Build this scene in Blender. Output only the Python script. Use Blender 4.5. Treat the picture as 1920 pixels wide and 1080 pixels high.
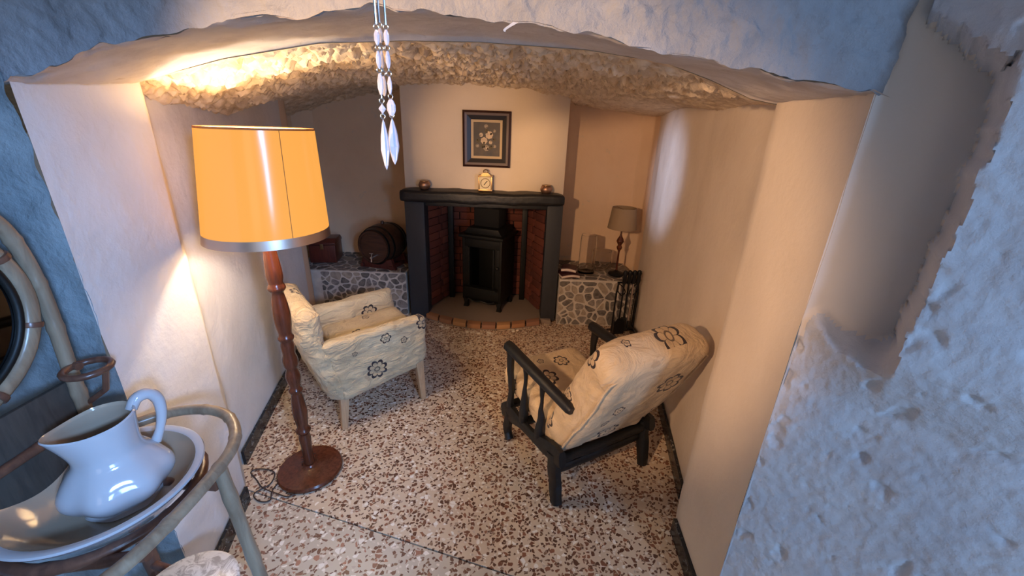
import bpy, bmesh, math, random
import numpy as np
from mathutils import Vector, Matrix, noise
from math import sin, cos, pi, radians as R
random.seed(7)
for o in list(bpy.data.objects): bpy.data.objects.remove(o)
SC = bpy.context.scene; COL = SC.collection

# ------------------------------------------------------------------ camera
cd = bpy.data.cameras.new('camera'); cam = bpy.data.objects.new('camera', cd); COL.objects.link(cam)
U = Vector((70, 1960, 767)).normalized(); X = Vector((1960, -70, 0)).normalized(); Y = U.cross(X)
cam.matrix_world = Matrix.Translation((0, 0, 1.7)) @ Matrix((X, Y, U)).to_4x4()
cd.sensor_width = 36; cd.lens = 767 / 1920 * 36; cd.clip_start = 0.02
SC.camera = cam
# ------------------------------------------------------------------ world, exposure, lights
w = bpy.data.worlds.new('world'); SC.world = w; w.use_nodes = True
w.node_tree.nodes['Background'].inputs[0].default_value = (.80, .86, 1, 1)
w.node_tree.nodes['Background'].inputs[1].default_value = .12
SC.view_settings.view_transform = 'Standard'; SC.view_settings.look = 'None'
SC.view_settings.exposure = 0; SC.view_settings.gamma = 1; SC.view_settings.use_curve_mapping = False
def lamp(name, kind, loc, energy, color, target=None, **kw):
    l = bpy.data.lights.new(name, kind); l.energy = energy; l.color = color
    for k, v in kw.items(): setattr(l, k, v)
    o = bpy.data.objects.new(name, l); COL.objects.link(o); o.location = loc
    if target: o.rotation_euler = (Vector(target) - Vector(loc)).to_track_quat('-Z', 'Y').to_euler()
    return o
lamp('daylight_window', 'AREA', (1.72, -1.75, 1.45), 38, (.31, .56, 1), (-.3, 1.0, .9), shape='RECTANGLE', size=.40, size_y=.9)
lamp('blue_side_fill', 'SPOT', (.75, -.75, 1.95), 260, (.27, .51, 1), (-1.12, 1.05, .72), spot_size=R(52), spot_blend=.6, shadow_soft_size=.12)  # added unseen blue spot that cools the left jamb and washstand
lamp('doorway_fill', 'AREA', (-.2, -2.2, 1.5), 3.8, (1, .86, .74), (0, 1.5, 1.2), shape='RECTANGLE', size=1.0, size_y=1.3)  # unseen warm-neutral fill added before the doorway to lift the near surfaces
lamp('daylight_shaft', 'SPOT', (-.75, -1.6, 1.82), 2200, (.50, .64, 1), (1.15, 3.25, 1.38), spot_size=R(12), spot_blend=1, shadow_soft_size=.03).scale = (.30, 1, 1)
lamp('chimney_fill', 'SPOT', (-.60, -1.6, 1.62), 400, (1, .60, .31), (-.27, 3.5, 1.54), spot_size=R(16), spot_blend=.8, shadow_soft_size=.06)  # added warm spot, unseen, to brighten the chimney breast
lamp('wall_fill', 'SPOT', (-.95, -.35, 1.95), 190, (1, .60, .33), (1.02, 3.1, .80), spot_size=R(50), spot_blend=.45, shadow_soft_size=.05)  # unseen warm fill added for the right wall and jamb
BULB = lamp('bulb_light', 'POINT', (-1.015, 1.63, 1.42), 15, (1, .90, .76), shadow_soft_size=.035)

# ------------------------------------------------------------------ helpers
def tag(o, label=None, cat=None, group=None, kind=None):
    for k, v in (('label', label), ('category', cat), ('group', group), ('kind', kind)):
        if v: o[k] = v
    return o
def thing(name, label, cat, loc=(0, 0, 0), rz=0, group=None):
    o = bpy.data.objects.new(name, None); COL.objects.link(o); o.location = loc; o.rotation_euler = (0, 0, rz)
    o.empty_display_size = .05
    return tag(o, label, cat, group)
def rounded(pts, it=2, closed=True):
    for _ in range(it):
        q = []; n = len(pts)
        for i in range(n if closed else n - 1):
            a, b = pts[i], pts[(i + 1) % n]
            q += [tuple(.8 * x + .2 * y for x, y in zip(a, b)), tuple(.2 * x + .8 * y for x, y in zip(a, b))]
        pts = q
    return pts
def spline(pts, n=8):
    P = [Vector(p) for p in pts]; P = [2 * P[0] - P[1]] + P + [2 * P[-1] - P[-2]]; out = []
    for i in range(1, len(P) - 2):
        for k in range(n):
            t = k / n; a, b, c, d = P[i - 1:i + 3]
            out.append(.5 * ((2 * b) + (c - a) * t + (2 * a - 5 * b + 4 * c - d) * t * t + (3 * b - a - 3 * c + d) * t ** 3))
    return out + [P[-2]]
class MB:
    def __init__(s): s.v = []; s.f = []; s.m = []; s.mi = 0
    def add(s, v, f):
        n = len(s.v); s.v += [tuple(p) for p in v]; s.f += [tuple(i + n for i in q) for q in f]; s.m += [s.mi] * len(f); return s
    def box(s, c, d, rot=None):
        x, y, z = (k / 2 for k in d); v = [Vector((i, j, k)) for i in (-x, x) for j in (-y, y) for k in (-z, z)]
        if rot is not None: v = [rot @ p for p in v]
        return s.add([p + Vector(c) for p in v], [(0, 1, 3, 2), (4, 6, 7, 5), (0, 4, 5, 1), (2, 3, 7, 6), (0, 2, 6, 4), (1, 5, 7, 3)])
    def prism(s, poly, d0, d1, fn):
        n = len(poly)
        return s.add([fn(p, d0) for p in poly] + [fn(p, d1) for p in poly],
                     [tuple(range(n))[::-1], tuple(range(n, 2 * n))] + [(i, (i + 1) % n, n + (i + 1) % n, n + i) for i in range(n)])
    def lathe(s, prof, seg=24, M=None, cap=True, sx=1, sy=1):
        M = M or Matrix(); v = []; f = []; n = len(prof)
        for r, z in prof:
            for k in range(seg): a = 2 * pi * k / seg; v.append(M @ Vector((r * cos(a) * sx, r * sin(a) * sy, z)))
        for i in range(n - 1):
            for k in range(seg): k2 = (k + 1) % seg; f.append((i * seg + k, i * seg + k2, (i + 1) * seg + k2, (i + 1) * seg + k))
        if cap:
            if prof[0][0] > 1e-4: f.append(tuple(range(seg))[::-1])
            if prof[-1][0] > 1e-4: f.append(tuple(range((n - 1) * seg, n * seg)))
        return s.add(v, f)
    def tube(s, pts, r, seg=10, closed=False):
        P = [Vector(p) for p in pts]; n = len(P); rr = r if isinstance(r, (list, tuple)) else [r] * n
        v = []; f = []; up = None
        for i, p in enumerate(P):
            t = (P[(i + 1) % n] - P[i - 1]) if closed else (P[min(i + 1, n - 1)] - P[max(i - 1, 0)])
            t = t.normalized() if t.length > 1e-9 else Vector((0, 0, 1))
            if up is None: up = Vector((0, 0, 1)) if abs(t.z) < .9 else Vector((1, 0, 0))
            a = t.cross(up).normalized(); up = a.cross(t).normalized()
            for k in range(seg): th = 2 * pi * k / seg; v.append(p + (a * cos(th) + up * sin(th)) * rr[i])
        for i in range(n if closed else n - 1):
            j = (i + 1) % n
            for k in range(seg): k2 = (k + 1) % seg; f.append((i * seg + k, i * seg + k2, j * seg + k2, j * seg + k))
        if not closed: f += [tuple(range(seg))[::-1], tuple(range((n - 1) * seg, n * seg))]
        return s.add(v, f)
    def grid(s, nu, nv, fn, closed_u=False):
        v = [fn(i / (nu if closed_u else nu - 1), j / (nv - 1)) for j in range(nv) for i in range(nu)]
        f = [(j * nu + i, j * nu + (i + 1) % nu, (j + 1) * nu + (i + 1) % nu, (j + 1) * nu + i) for j in range(nv - 1) for i in range(nu if closed_u else nu - 1)]
        return s.add(v, f)
    def rbox(s, d, rad, n=10, warp=None):
        """soft box: surface grid of a cube pulled to a rounded box, then warped"""
        h = [k / 2 for k in d]; idx = {}; v = []; f = []
        def vid(i, j, k):
            if (i, j, k) not in idx:
                p = Vector([(2 * q / n - 1) * hh for q, hh in zip((i, j, k), h)])
                c = Vector([max(-(hh - rad), min(hh - rad, q)) for q, hh in zip(p, h)])
                e = p - c
                if e.length > 1e-9:
                    # keep faces flat, round edges
                    p = c + e.normalized() * rad if e.length > 0 else p
                idx[(i, j, k)] = len(v); v.append(warp(p) if warp else p)
            return idx[(i, j, k)]
        for a in range(n):
            for b in range(n):
                for c0, flip in ((0, 1), (n, 0)):
                    for ax in range(3):
                        def P(x, y): return vid(*((c0, x, y) if ax == 0 else (y, c0, x) if ax == 1 else (x, y, c0)))
                        q = [P(a, b), P(a + 1, b), P(a + 1, b + 1), P(a, b + 1)]
                        f.append(tuple(q[::-1] if flip else q))
        return s.add(v, f)
    def build(s, name, mat, parent=None, smooth=True, bevel=0, sharp=40, kind=None, label=None, loc=None):
        me = bpy.data.meshes.new(name); me.from_pydata(s.v, [], s.f)
        for mm in (mat if isinstance(mat, (list, tuple)) else [mat]): me.materials.append(mm)
        me.polygons.foreach_set('material_index', s.m)
        bm = bmesh.new(); bm.from_mesh(me)
        bmesh.ops.recalc_face_normals(bm, faces=bm.faces)
        if bevel: bmesh.ops.bevel(bm, geom=[e for e in bm.edges if len(e.link_faces) == 2 and e.calc_face_angle(0) > .5], offset=bevel, segments=2, affect='EDGES', profile=.6)
        bm.to_mesh(me); bm.free()
        if smooth:
            me.polygons.foreach_set('use_smooth', [True] * len(me.polygons)); me.set_sharp_from_angle(angle=R(sharp))
        o = bpy.data.objects.new(name, me); COL.objects.link(o)
        if parent: o.parent = parent
        if loc: o.location = loc
        if kind: o['kind'] = kind
        if label: o['label'] = label
        return o
def fbm(p, sc, oc=4): return noise.fractal(Vector(p) * sc, 1.0, 2.0, oc)

# ------------------------------------------------------------------ materials
def mat(name, col=(.5, .5, .5), rough=.6, metal=0, **kw):
    m = bpy.data.materials.new(name); m.use_nodes = True; b = m.node_tree.nodes['Principled BSDF']
    b.inputs['Base Color'].default_value = (*col, 1); b.inputs['Roughness'].default_value = rough; b.inputs['Metallic'].default_value = metal
    for k, v in kw.items(): b.inputs[k].default_value = v
    return m
def N(m, t, **kw):
    n = m.node_tree.nodes.new(t)
    for k, v in kw.items():
        if hasattr(n, k): setattr(n, k, v)
        else: n.inputs[k.replace('_', ' ')].default_value = v
    return n
def L(m, a, b): m.node_tree.links.new(a, b)
def bsdf(m): return m.node_tree.nodes['Principled BSDF']
def ramp(m, fac, stops):
    n = N(m, 'ShaderNodeValToRGB'); L(m, fac, n.inputs[0]); e = n.color_ramp.elements
    while len(e) < len(stops): e.new(.5)
    for k, (p, c) in zip(e, stops): k.position = p; k.color = (*c, 1)
    return n.outputs[0]
def mixc(m, fac, a, b, mode='MIX'):
    n = N(m, 'ShaderNodeMix', data_type='RGBA', blend_type=mode)
    for s, x in ((n.inputs[0], fac), (n.inputs[6], a), (n.inputs[7], b)):
        if isinstance(x, (int, float)): s.default_value = x
        elif isinstance(x, tuple): s.default_value = (*x, 1)
        else: L(m, x, s)
    return n.outputs[2]
def math_(m, op, a, b=None, c=None):
    n = N(m, 'ShaderNodeMath', operation=op)
    for s, x in zip(n.inputs, (a, b, c)):
        if x is None: continue
        if isinstance(x, (int, float)): s.default_value = x
        else: L(m, x, s)
    return n.outputs[0]
def obco(m): return N(m, 'ShaderNodeTexCoord').outputs['Object']
def noi(m, sc, det=4, rough=.55, co=None, dist=0):
    n = N(m, 'ShaderNodeTexNoise', Scale=sc, Detail=det, Roughness=rough, Distortion=dist); L(m, co or obco(m), n.inputs['Vector']); return n.outputs[0]
def bump(m, h, st, dist=.01):
    n = N(m, 'ShaderNodeBump', Strength=st, Distance=dist); L(m, h, n.inputs['Height']); L(m, n.outputs[0], bsdf(m).inputs['Normal'])
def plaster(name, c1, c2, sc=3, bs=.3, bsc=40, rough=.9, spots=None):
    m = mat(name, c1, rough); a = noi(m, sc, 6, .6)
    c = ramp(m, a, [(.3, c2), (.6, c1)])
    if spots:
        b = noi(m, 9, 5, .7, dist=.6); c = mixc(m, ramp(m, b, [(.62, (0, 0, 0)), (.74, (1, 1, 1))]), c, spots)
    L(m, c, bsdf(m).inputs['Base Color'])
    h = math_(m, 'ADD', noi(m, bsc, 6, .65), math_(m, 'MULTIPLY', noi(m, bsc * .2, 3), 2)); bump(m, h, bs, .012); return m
def wood(name, c1, c2, sc=6, rough=.35, bs=.1, stretch=(8, 8, 1)):
    m = mat(name, c1, rough); mp = N(m, 'ShaderNodeMapping', Scale=stretch); L(m, obco(m), mp.inputs[0])
    a = noi(m, sc, 5, .6, mp.outputs[0], .8); L(m, ramp(m, a, [(.35, c2), (.65, c1)]), bsdf(m).inputs['Base Color']); bump(m, a, bs, .003); return m

M_wash = plaster('whitewashed_plaster', (.78, .74, .70), (.70, .66, .62), 3, .35, 30)
M_alcove = plaster('alcove_shade_limewash', (.84, .62, .42), (.78, .56, .37), 2.2, .18, 34, spots=(.62, .54, .44))  # alcove walls: their shade is put into a browner limewash
M_rock = plaster('rough_whitewashed_rock', (.70, .70, .72), (.58, .58, .61), 5, .40, 60)
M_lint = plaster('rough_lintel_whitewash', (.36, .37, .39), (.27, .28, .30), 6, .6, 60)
M_left = plaster('shaded_rough_whitewash', (.30, .34, .35), (.20, .24, .26), 5, .6, 50)  # left face: its dimmer light is put into a darker whitewash
M_patch = plaster('smooth_grey_plaster', (.80, .72, .64), (.76, .68, .60), 3, .10, 40)
M_ceil = plaster('nodular_rock_ceiling', (.90, .73, .52), (.62, .45, .28), 16, .5, 60)
M_rwall = plaster('right_wall_limewash', (.80, .69, .57), (.73, .62, .50), 2.2, .16, 34)
M_arch = plaster('arch_soffit_plaster', (.70, .64, .60), (.56, .49, .44), 6, .35, 28, spots=(.48, .40, .33))
M_back = plaster('chimney_plaster', (.80, .68, .54), (.78, .66, .52), 5, .10, 60)

def terrazzo(name, base, dark, sc=42, pd=.42, base2=None):
    m = mat(name, base, .38); co = obco(m)
    nz = N(m, 'ShaderNodeTexNoise', Scale=28., Detail=2.); L(m, co, nz.inputs['Vector'])
    va = N(m, 'ShaderNodeVectorMath', operation='MULTIPLY_ADD'); L(m, nz.outputs['Color'], va.inputs[0]); va.inputs[1].default_value = (.022,) * 3; L(m, co, va.inputs[2])
    sep = N(m, 'ShaderNodeMapping', Scale=(1, 1, 0)); L(m, va.outputs[0], sep.inputs[0])
    def vor(s, off, feat):
        mp = N(m, 'ShaderNodeMapping', Location=(off, off * .7, 0)); L(m, sep.outputs[0], mp.inputs[0])
        v = N(m, 'ShaderNodeTexVoronoi', feature=feat, voronoi_dimensions='2D', Scale=float(s)); L(m, mp.outputs[0], v.inputs['Vector']); return v
    e = vor(sc, 0, 'DISTANCE_TO_EDGE').outputs['Distance']; c = vor(sc, 0, 'F1').outputs['Color']
    sx = N(m, 'ShaderNodeSeparateColor'); L(m, c, sx.inputs[0])
    e2 = vor(sc * 1.9, 3.1, 'DISTANCE_TO_EDGE').outputs['Distance']; c2 = vor(sc * 1.9, 3.1, 'F1').outputs['Color']
    sx2 = N(m, 'ShaderNodeSeparateColor'); L(m, c2, sx2.inputs[0])
    b = ramp(m, noi(m, 2.2, 4), [(.35, base2 or base), (.65, base)])
    # fine chips
    k2 = math_(m, 'MULTIPLY', math_(m, 'GREATER_THAN', e2, .06), math_(m, 'LESS_THAN', sx2.outputs[0], .30))
    b = mixc(m, k2, b, ramp(m, sx2.outputs[1], [(.3, dark), (.6, (.30, .17, .10)), (.75, (.75, .66, .55))]))
    edge = math_(m, 'GREATER_THAN', e, math_(m, 'MULTIPLY_ADD', sx.outputs[2], .16, .09))
    kd = math_(m, 'MULTIPLY', edge, math_(m, 'LESS_THAN', sx.outputs[0], pd))
    kw_ = math_(m, 'MULTIPLY', edge, math_(m, 'GREATER_THAN', sx.outputs[0], .91))
    b = mixc(m, kd, b, ramp(m, sx.outputs[1], [(.2, dark), (.8, tuple(min(1, 2.4 * x) for x in dark))]))
    b = mixc(m, kw_, b, (.86, .80, .70)); L(m, b, bsdf(m).inputs['Base Color'])
    bump(m, noi(m, 60, 2), .05, .002); return m
M_floor = terrazzo('terrazzo_room', (.70, .56, .40), (.12, .048, .026), 51, .38, (.62, .48, .34))
M_thr = terrazzo('terrazzo_threshold', (.62, .54, .42), (.17, .08, .05), 48, .28, (.54, .46, .36))
def marble(name, c1, c2, sc, lo, hi, rough=.25):
    m = mat(name, c1, rough); a = noi(m, sc, 8, .7, dist=1.5); L(m, ramp(m, a, [(lo, c1), (hi, c2)]), bsdf(m).inputs['Base Color']); return m
M_base = marble('black_marble', (.012, .013, .016), (.45, .45, .42), 30, .56, .72)
M_marble = marble('veined_white_marble', (.40, .37, .34), (.78, .76, .72), 26, .42, .55)
M_stone = marble('grey_paving_stone', (.16, .14, .125), (.36, .32, .28), 14, .4, .65, .6)
M_stone2 = marble('dark_paving_stone', (.10, .088, .08), (.24, .21, .18), 14, .4, .65, .6)
M_stone3 = marble('tan_paving_stone', (.28, .23, .18), (.46, .38, .29), 14, .4, .65, .6)
M_mortar = plaster('pale_mortar', (.66, .60, .52), (.52, .46, .40), 14, .4, 60)
M_dark = mat('dark_slate_paint', (.030, .033, .040), .55); bump(M_dark, noi(M_dark, 35, 5), .25, .006)
M_mant = mat('dark_mantel', (.011, .012, .014), .5); bump(M_mant, noi(M_mant, 22, 5), .35, .01)
M_brick = [mat('red_brick' + s, c, .85) for s, c in (('_a', (.165, .042, .026)), ('_b', (.125, .034, .022)), ('_c', (.20, .055, .032)))]
for q in M_brick: bump(q, noi(q, 60, 4), .3, .004)
M_joint = mat('sooty_mortar', (.05, .035, .03), .95)
M_hbrick = [mat('hearth_brick' + s, c, .8) for s, c in (('_a', (.42, .20, .09)), ('_b', (.34, .17, .10)), ('_c', (.50, .27, .12)))]
M_soot = mat('sooty_floor', (.27, .21, .165), .9)
M_iron = mat('black_cast_iron', (.010, .011, .010), .5, .4); bump(M_iron, noi(M_iron, 90, 3), .15, .003)
M_black = mat('black_hollow', (.003, .003, .003), .9)
M_wr = mat('black_wrought_iron', (.012, .012, .014), .45, .5)
M_lampwood = wood('polished_mahogany', (.13, .036, .016), (.075, .020, .009), 7, .22, .04)
M_chairwood = wood('black_stained_wood', (.007, .008, .009), (.004, .004, .005), 9, .45, .3)
M_legwood = wood('pale_beech', (.62, .40, .22), (.50, .31, .17), 8, .4, .05)
M_barrel = wood('dark_oak', (.085, .035, .018), (.045, .018, .010), 6, .35, .2, (1, 8, 8))
M_red = wood('red_mahogany', (.12, .028, .018), (.07, .016, .012), 6, .3, .1)
M_bamboo = wood('varnished_cane', (.33, .25, .165), (.22, .155, .10), 5, .28, .1)
M_cane2 = wood('dark_cane', (.17, .075, .045), (.10, .045, .03), 5, .3, .1)
M_porc = mat('white_porcelain', (.52, .52, .54), .08, 0, **{'Coat Weight': .6, 'Coat Roughness': .05})
M_porc2 = mat('shaded_porcelain', (.42, .33, .24), .12, 0, **{'Coat Weight': .5, 'Coat Roughness': .08})  # insides of basin and jug: brownish shade put into the porcelain colour
M_mirror = mat('mirror_glass', (.10, .105, .11), .03, 1)
M_copper = mat('copper', (.42, .25, .17), .38, .8)
M_brass = mat('aged_brass', (.35, .22, .10), .35, .9)
M_face = mat('cream_dial', (.75, .62, .36), .4)
M_steel = mat('bright_metal_band', (.72, .60, .52), .34, 1)
M_trim = mat('dark_orange_trim', (.40, .13, .03), .6)
M_chrome = mat('chrome', (.8, .8, .8), .12, 1)
M_linen = mat('beige_linen_shade', (.34, .24, .145), .9); bump(M_linen, noi(M_linen, 200, 2), .2, .002)
M_glass = mat('clear_glass', (1, 1, 1), .02, 0, **{'Transmission Weight': 1, 'IOR': 1.25})
M_cryst = mat('cut_crystal', (.93, .93, 1), .04, 0, **{'Transmission Weight': .7, 'IOR': 1.5})
M_frame = wood('walnut_frame', (.055, .022, .016), (.03, .012, .010), 8, .3, .05)
M_fr2 = mat('dark_moulding', (.012, .009, .012), .35)
M_fr3 = mat('plum_grey_moulding', (.13, .09, .085), .4)
M_liner = mat('cream_liner', (.62, .47, .28), .6)
M_cord = mat('brown_cord', (.05, .03, .025), .5)
M_paper = mat('striped_paper', (.75, .62, .55), .5)
M_maroon = mat('maroon_cover', (.05, .010, .014), .45)
M_white = mat('white_paint', (.85, .85, .85), .6)
M_pebble = mat('pale_pebble', (.70, .62, .50), .7)
# lamp shade: opaque parchment whose own glow stands in for the bulb shining through
def shade_mat(name, tr, em, es, gloss):
    m = bpy.data.materials.new(name); m.use_nodes = True; nt = m.node_tree; nt.nodes.clear()
    out = N(m, 'ShaderNodeOutputMaterial'); t = N(m, 'ShaderNodeBsdfDiffuse'); t.inputs[0].default_value = (*tr, 1)
    e = N(m, 'ShaderNodeEmission'); e.inputs[0].default_value = (*em, 1); e.inputs[1].default_value = es
    a = N(m, 'ShaderNodeAddShader'); L(m, t.outputs[0], a.inputs[0]); L(m, e.outputs[0], a.inputs[1]); last = a.outputs[0]
    if gloss:
        g = N(m, 'ShaderNodeBsdfGlossy'); g.inputs['Roughness'].default_value = .17; x = N(m, 'ShaderNodeMixShader'); x.inputs[0].default_value = gloss
        L(m, last, x.inputs[1]); L(m, g.outputs[0], x.inputs[2]); last = x.outputs[0]
    L(m, last, out.inputs[0]); return m
M_shade = shade_mat('glowing_parchment', (.10, .05, .01), (1, .42, .08), 1.0, .06)
M_lining = shade_mat('glowing_lining', (.75, .62, .40), (1, .62, .30), 2.6, 0)

def fabric(name, flowers, c1=(.66, .52, .32), c2=(.54, .40, .23), wr=.6, wsc=9, stretch=(1, 1, 1)):
    """cream slip cover printed with outlined flowers; flowers = (centre, normal, radius, petals, phase)"""
    m = mat(name, c1, .85, 0, **{'Sheen Weight': .15}); co = obco(m)
    c = ramp(m, noi(m, 5, 5), [(.35, c2), (.62, c1)])
    bl = ramp(m, noi(m, 11, 3, .5, dist=.3), [(.66, (0, 0, 0)), (.71, (1, 1, 1))]); c = mixc(m, math_(m, 'MULTIPLY', bl, .45), c, (.30, .19, .11))
    tot = None
    for ce, no, r, pet, ph in flowers:
        n = Vector(no).normalized(); a = n.orthogonal().normalized(); b = n.cross(a)
        s = N(m, 'ShaderNodeVectorMath', operation='SUBTRACT'); L(m, co, s.inputs[0]); s.inputs[1].default_value = ce
        def dot(v):
            d = N(m, 'ShaderNodeVectorMath', operation='DOT_PRODUCT'); L(m, s.outputs[0], d.inputs[0]); d.inputs[1].default_value = v; return d.outputs['Value']
        x, y, z = dot(a), dot(b), dot(n)
        rr = math_(m, 'SQRT', math_(m, 'ADD', math_(m, 'MULTIPLY', x, x), math_(m, 'MULTIPLY', y, y)))
        th = math_(m, 'ARCTAN2', y, x)
        pt = math_(m, 'ABSOLUTE', math_(m, 'SINE', math_(m, 'MULTIPLY_ADD', th, pet / 2, ph)))
        bo = math_(m, 'MULTIPLY_ADD', math_(m, 'POWER', pt, .6), .36 * r, .62 * r)
        q = math_(m, 'DIVIDE', rr, bo)
        ring = math_(m, 'LESS_THAN', math_(m, 'ABSOLUTE', math_(m, 'SUBTRACT', q, 1)), .135)
        spoke = math_(m, 'MULTIPLY', math_(m, 'LESS_THAN', pt, .16), math_(m, 'MULTIPLY', math_(m, 'LESS_THAN', q, 1), math_(m, 'GREATER_THAN', q, .45)))
        core = math_(m, 'LESS_THAN', math_(m, 'ABSOLUTE', math_(m, 'SUBTRACT', rr, .26 * r)), .06 * r)
        k = math_(m, 'MAXIMUM', ring, math_(m, 'MAXIMUM', math_(m, 'MULTIPLY', core, .8), math_(m, 'MULTIPLY', spoke, .55)))
        near = math_(m, 'LESS_THAN', math_(m, 'ABSOLUTE', z), .07)
        k = math_(m, 'MULTIPLY', k, near)
        fill = math_(m, 'MULTIPLY', math_(m, 'MULTIPLY', math_(m, 'LESS_THAN', q, 1), near), .30)
        c = mixc(m, fill, c, (.42, .28, .15))
        tot = k if tot is None else math_(m, 'MAXIMUM', tot, k)
    c = mixc(m, tot, c, (.022, .012, .014)); L(m, c, bsdf(m).inputs['Base Color'])
    mp = N(m, 'ShaderNodeMapping', Scale=stretch); L(m, co, mp.inputs[0])
    bump(m, math_(m, 'ADD', noi(m, wsc, 4, .6, mp.outputs[0], 2.0), math_(m, 'MULTIPLY', noi(m, 300, 1), .04)), min(1, wr * 1.5), .04); return m

# ------------------------------------------------------------------ the shell
def rbf(ctrl):
    P = np.array([c[:2] for c in ctrl]); z = np.array([c[2] for c in ctrl]); n = len(P)
    def k(r): return np.where(r < 1e-9, 0, r * r * np.log(np.maximum(r, 1e-9)))
    A = np.zeros((n + 3, n + 3)); A[:n, :n] = k(np.linalg.norm(P[:, None] - P[None], axis=2)) + np.eye(n) * .002
    A[:n, n] = 1; A[:n, n + 1:] = P; A[n, :n] = 1; A[n + 1:, :n] = P.T; s = np.linalg.solve(A, np.concatenate([z, [0, 0, 0]]))
    return lambda x, y: float(k(np.hypot(P[:, 0] - x, P[:, 1] - y)) @ s[:n] + s[n] + s[n + 1] * x + s[n + 2] * y)
inner = [(-1.236, 1.461, 1.80), (-.94, 1.46, 1.874), (-.626, 1.455, 1.926), (-.36, 1.45, 1.94), (-.127, 1.445, 1.943), (.2, 1.43, 1.93), (.44, 1.41, 1.90), (.58, 1.40, 1.857), (.71, 1.385, 1.807), (.785, 1.37, 1.793)]
outer = [(-1.12, .984, 1.757), (-.9, .985, 1.83), (-.717, .985, 1.867), (-.525, .98, 1.892), (-.30, .98, 1.918), (-.04, .98, 1.907), (.136, .98, 1.887), (.36, .98, 1.848), (.57, .975, 1.824), (.757, .97, 1.79)]
czf = rbf(inner + [(-1.6, 1.5, 1.72), (1.1, 1.4, 1.77), (-1.40, 1.75, 1.75), (-1.52, 2.28, 1.715), (-1.64, 2.8, 1.80), (-1.0, 2.3, 1.93), (-.3, 2.3, 1.99), (.4, 2.3, 1.95), (.95, 2.3, 1.82), (1.08, 3.0, 1.85),
                   (-2.1, 3.57, 1.70), (-1.75, 3.57, 1.84), (-1.4, 3.57, 1.95), (-.94, 3.57, 1.985), (-.3, 3.57, 2.0), (.41, 3.57, 1.93), (.89, 3.57, 1.85), (1.2, 3.57, 1.82), (1.5, 2.5, 1.78), (-2.1, 2.5, 1.65), (-1.7, 4.2, 1.86), (-.3, 4.2, 1.98), (1.2, 4.2, 1.83), (-2.2, 4.2, 1.7)])
def ring_at(x):
    xs = [t[0] for t in inner]; return [x] + [float(np.interp(x, xs, [t[i] for t in inner])) for i in (1, 2)]
def ceil_fn(u, v):
    x = -2.15 + 3.7 * u; ri = ring_at(x); y = ri[1] - .002 + (4.15 - ri[1]) * (v ** 1.15)
    # front edge follows the arch's inner line
    kz = min(1, max(0, (y - ri[1]) / .15)); z = (ri[2] - .002) * (1 - kz) + czf(x, y) * kz; p = Vector((x, y, 0)); q = p + Vector((fbm(p, 9, 2), fbm(p + Vector((5, 3, 1)), 9, 2), 0)) * .03
    b1 = abs(noise.noise(q * 21)); b2 = abs(noise.noise(q * 44 + Vector((4, 1, 2)))); d = [min(1.3, 1.9 * b1 + .9 * b2)]
    amp = .032 * max(.15, min(1, 1.15 - abs(x + .15) * .30)) * (1 if y < 3.2 else .6)
    k = min(1, max(0, (y - ri[1] - .004) / .07))
    edge = 1 - .8 * min(1, max(0, (x - .55) / .35))
    return (x, y, z + .012 * k - k * edge * amp * (d[0] - .5) + k * edge * .018 * fbm(p, 7, 4))
MB().grid(400, 300, ceil_fn).build('ceiling', M_ceil, kind='structure')
def interp(tab, x):
    xs = [t[0] for t in tab]; return [float(np.interp(x, xs, [t[i] for t in tab])) for i in range(len(tab[0]))]
def soffit_fn(u, v):
    a = interp(inner, -1.236 + u * 2.021); b = interp(outer, -1.12 + u * 1.877)
    p = Vector([a[i] * (1 - v) + b[i] * v for i in range(3)])
    ra, rb, rp = math.hypot(a[0], a[1]), math.hypot(b[0], b[1]), math.hypot(p.x, p.y)
    sa, sb = (a[2] - 1.7) / ra, (b[2] - 1.7) / rb; p.z = 1.7 + rp * (sa + (sb - sa) * v ** .42)     # rises steeply behind the inner lip
    if u < .001: p.x -= .03
    if u > .999: p.x += .03
    n = (.006 * fbm(p, 5, 4) + .003 * fbm(p, 25, 3)) * min(1, v / .08)
    if v > .93: n += .012 * fbm(p, 14, 3)
    return (p.x, p.y + (.02 * fbm(p, 6, 3) if v > .95 else 0), p.z + n)
MB().grid(160, 50, soffit_fn).build('trim_arch_soffit', M_arch, kind='structure')

def wall(name, plan, z0, z1, m, amp=.004, asc=5, nz=60, step=.04, rough=0, rsc=20, lean=None, top=None):
    L_ = [0]; P = [Vector(p) for p in plan]
    for a, b in zip(P, P[1:]): L_.append(L_[-1] + (b - a).length)
    n = max(2, int(L_[-1] / step))
    ss = sorted(set([L_[-1] * i / n for i in range(n + 1)] + L_))
    def fn(u, v):
        s = ss[round(u * (len(ss) - 1))]
        i = max(k for k in range(len(P) - 1) if L_[k] <= s + 1e-9); t = (s - L_[i]) / (L_[i + 1] - L_[i])
        p = P[i].lerp(P[i + 1], t); d = (P[i + 1] - P[i]).normalized(); nn = Vector((-d.y, d.x))
        zt = z1 if top is None else top(p.x, p.y); z = z0 + (zt - z0) * v; q = Vector((p.x, p.y, z))
        k = amp * fbm(q, asc, 3) + (rough * fbm(q, rsc, 4) if rough else 0)
        return (p.x + nn.x * k, p.y + nn.y * k, z)
    return MB().grid(len(ss), nz, fn).build(name, m, kind='structure', sharp=50)
zt = 2.16
P1 = (-1.236, 1.461); P0 = (-1.12, .984); A_ = (.785, 1.37); B_ = (.757, .97)
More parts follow.
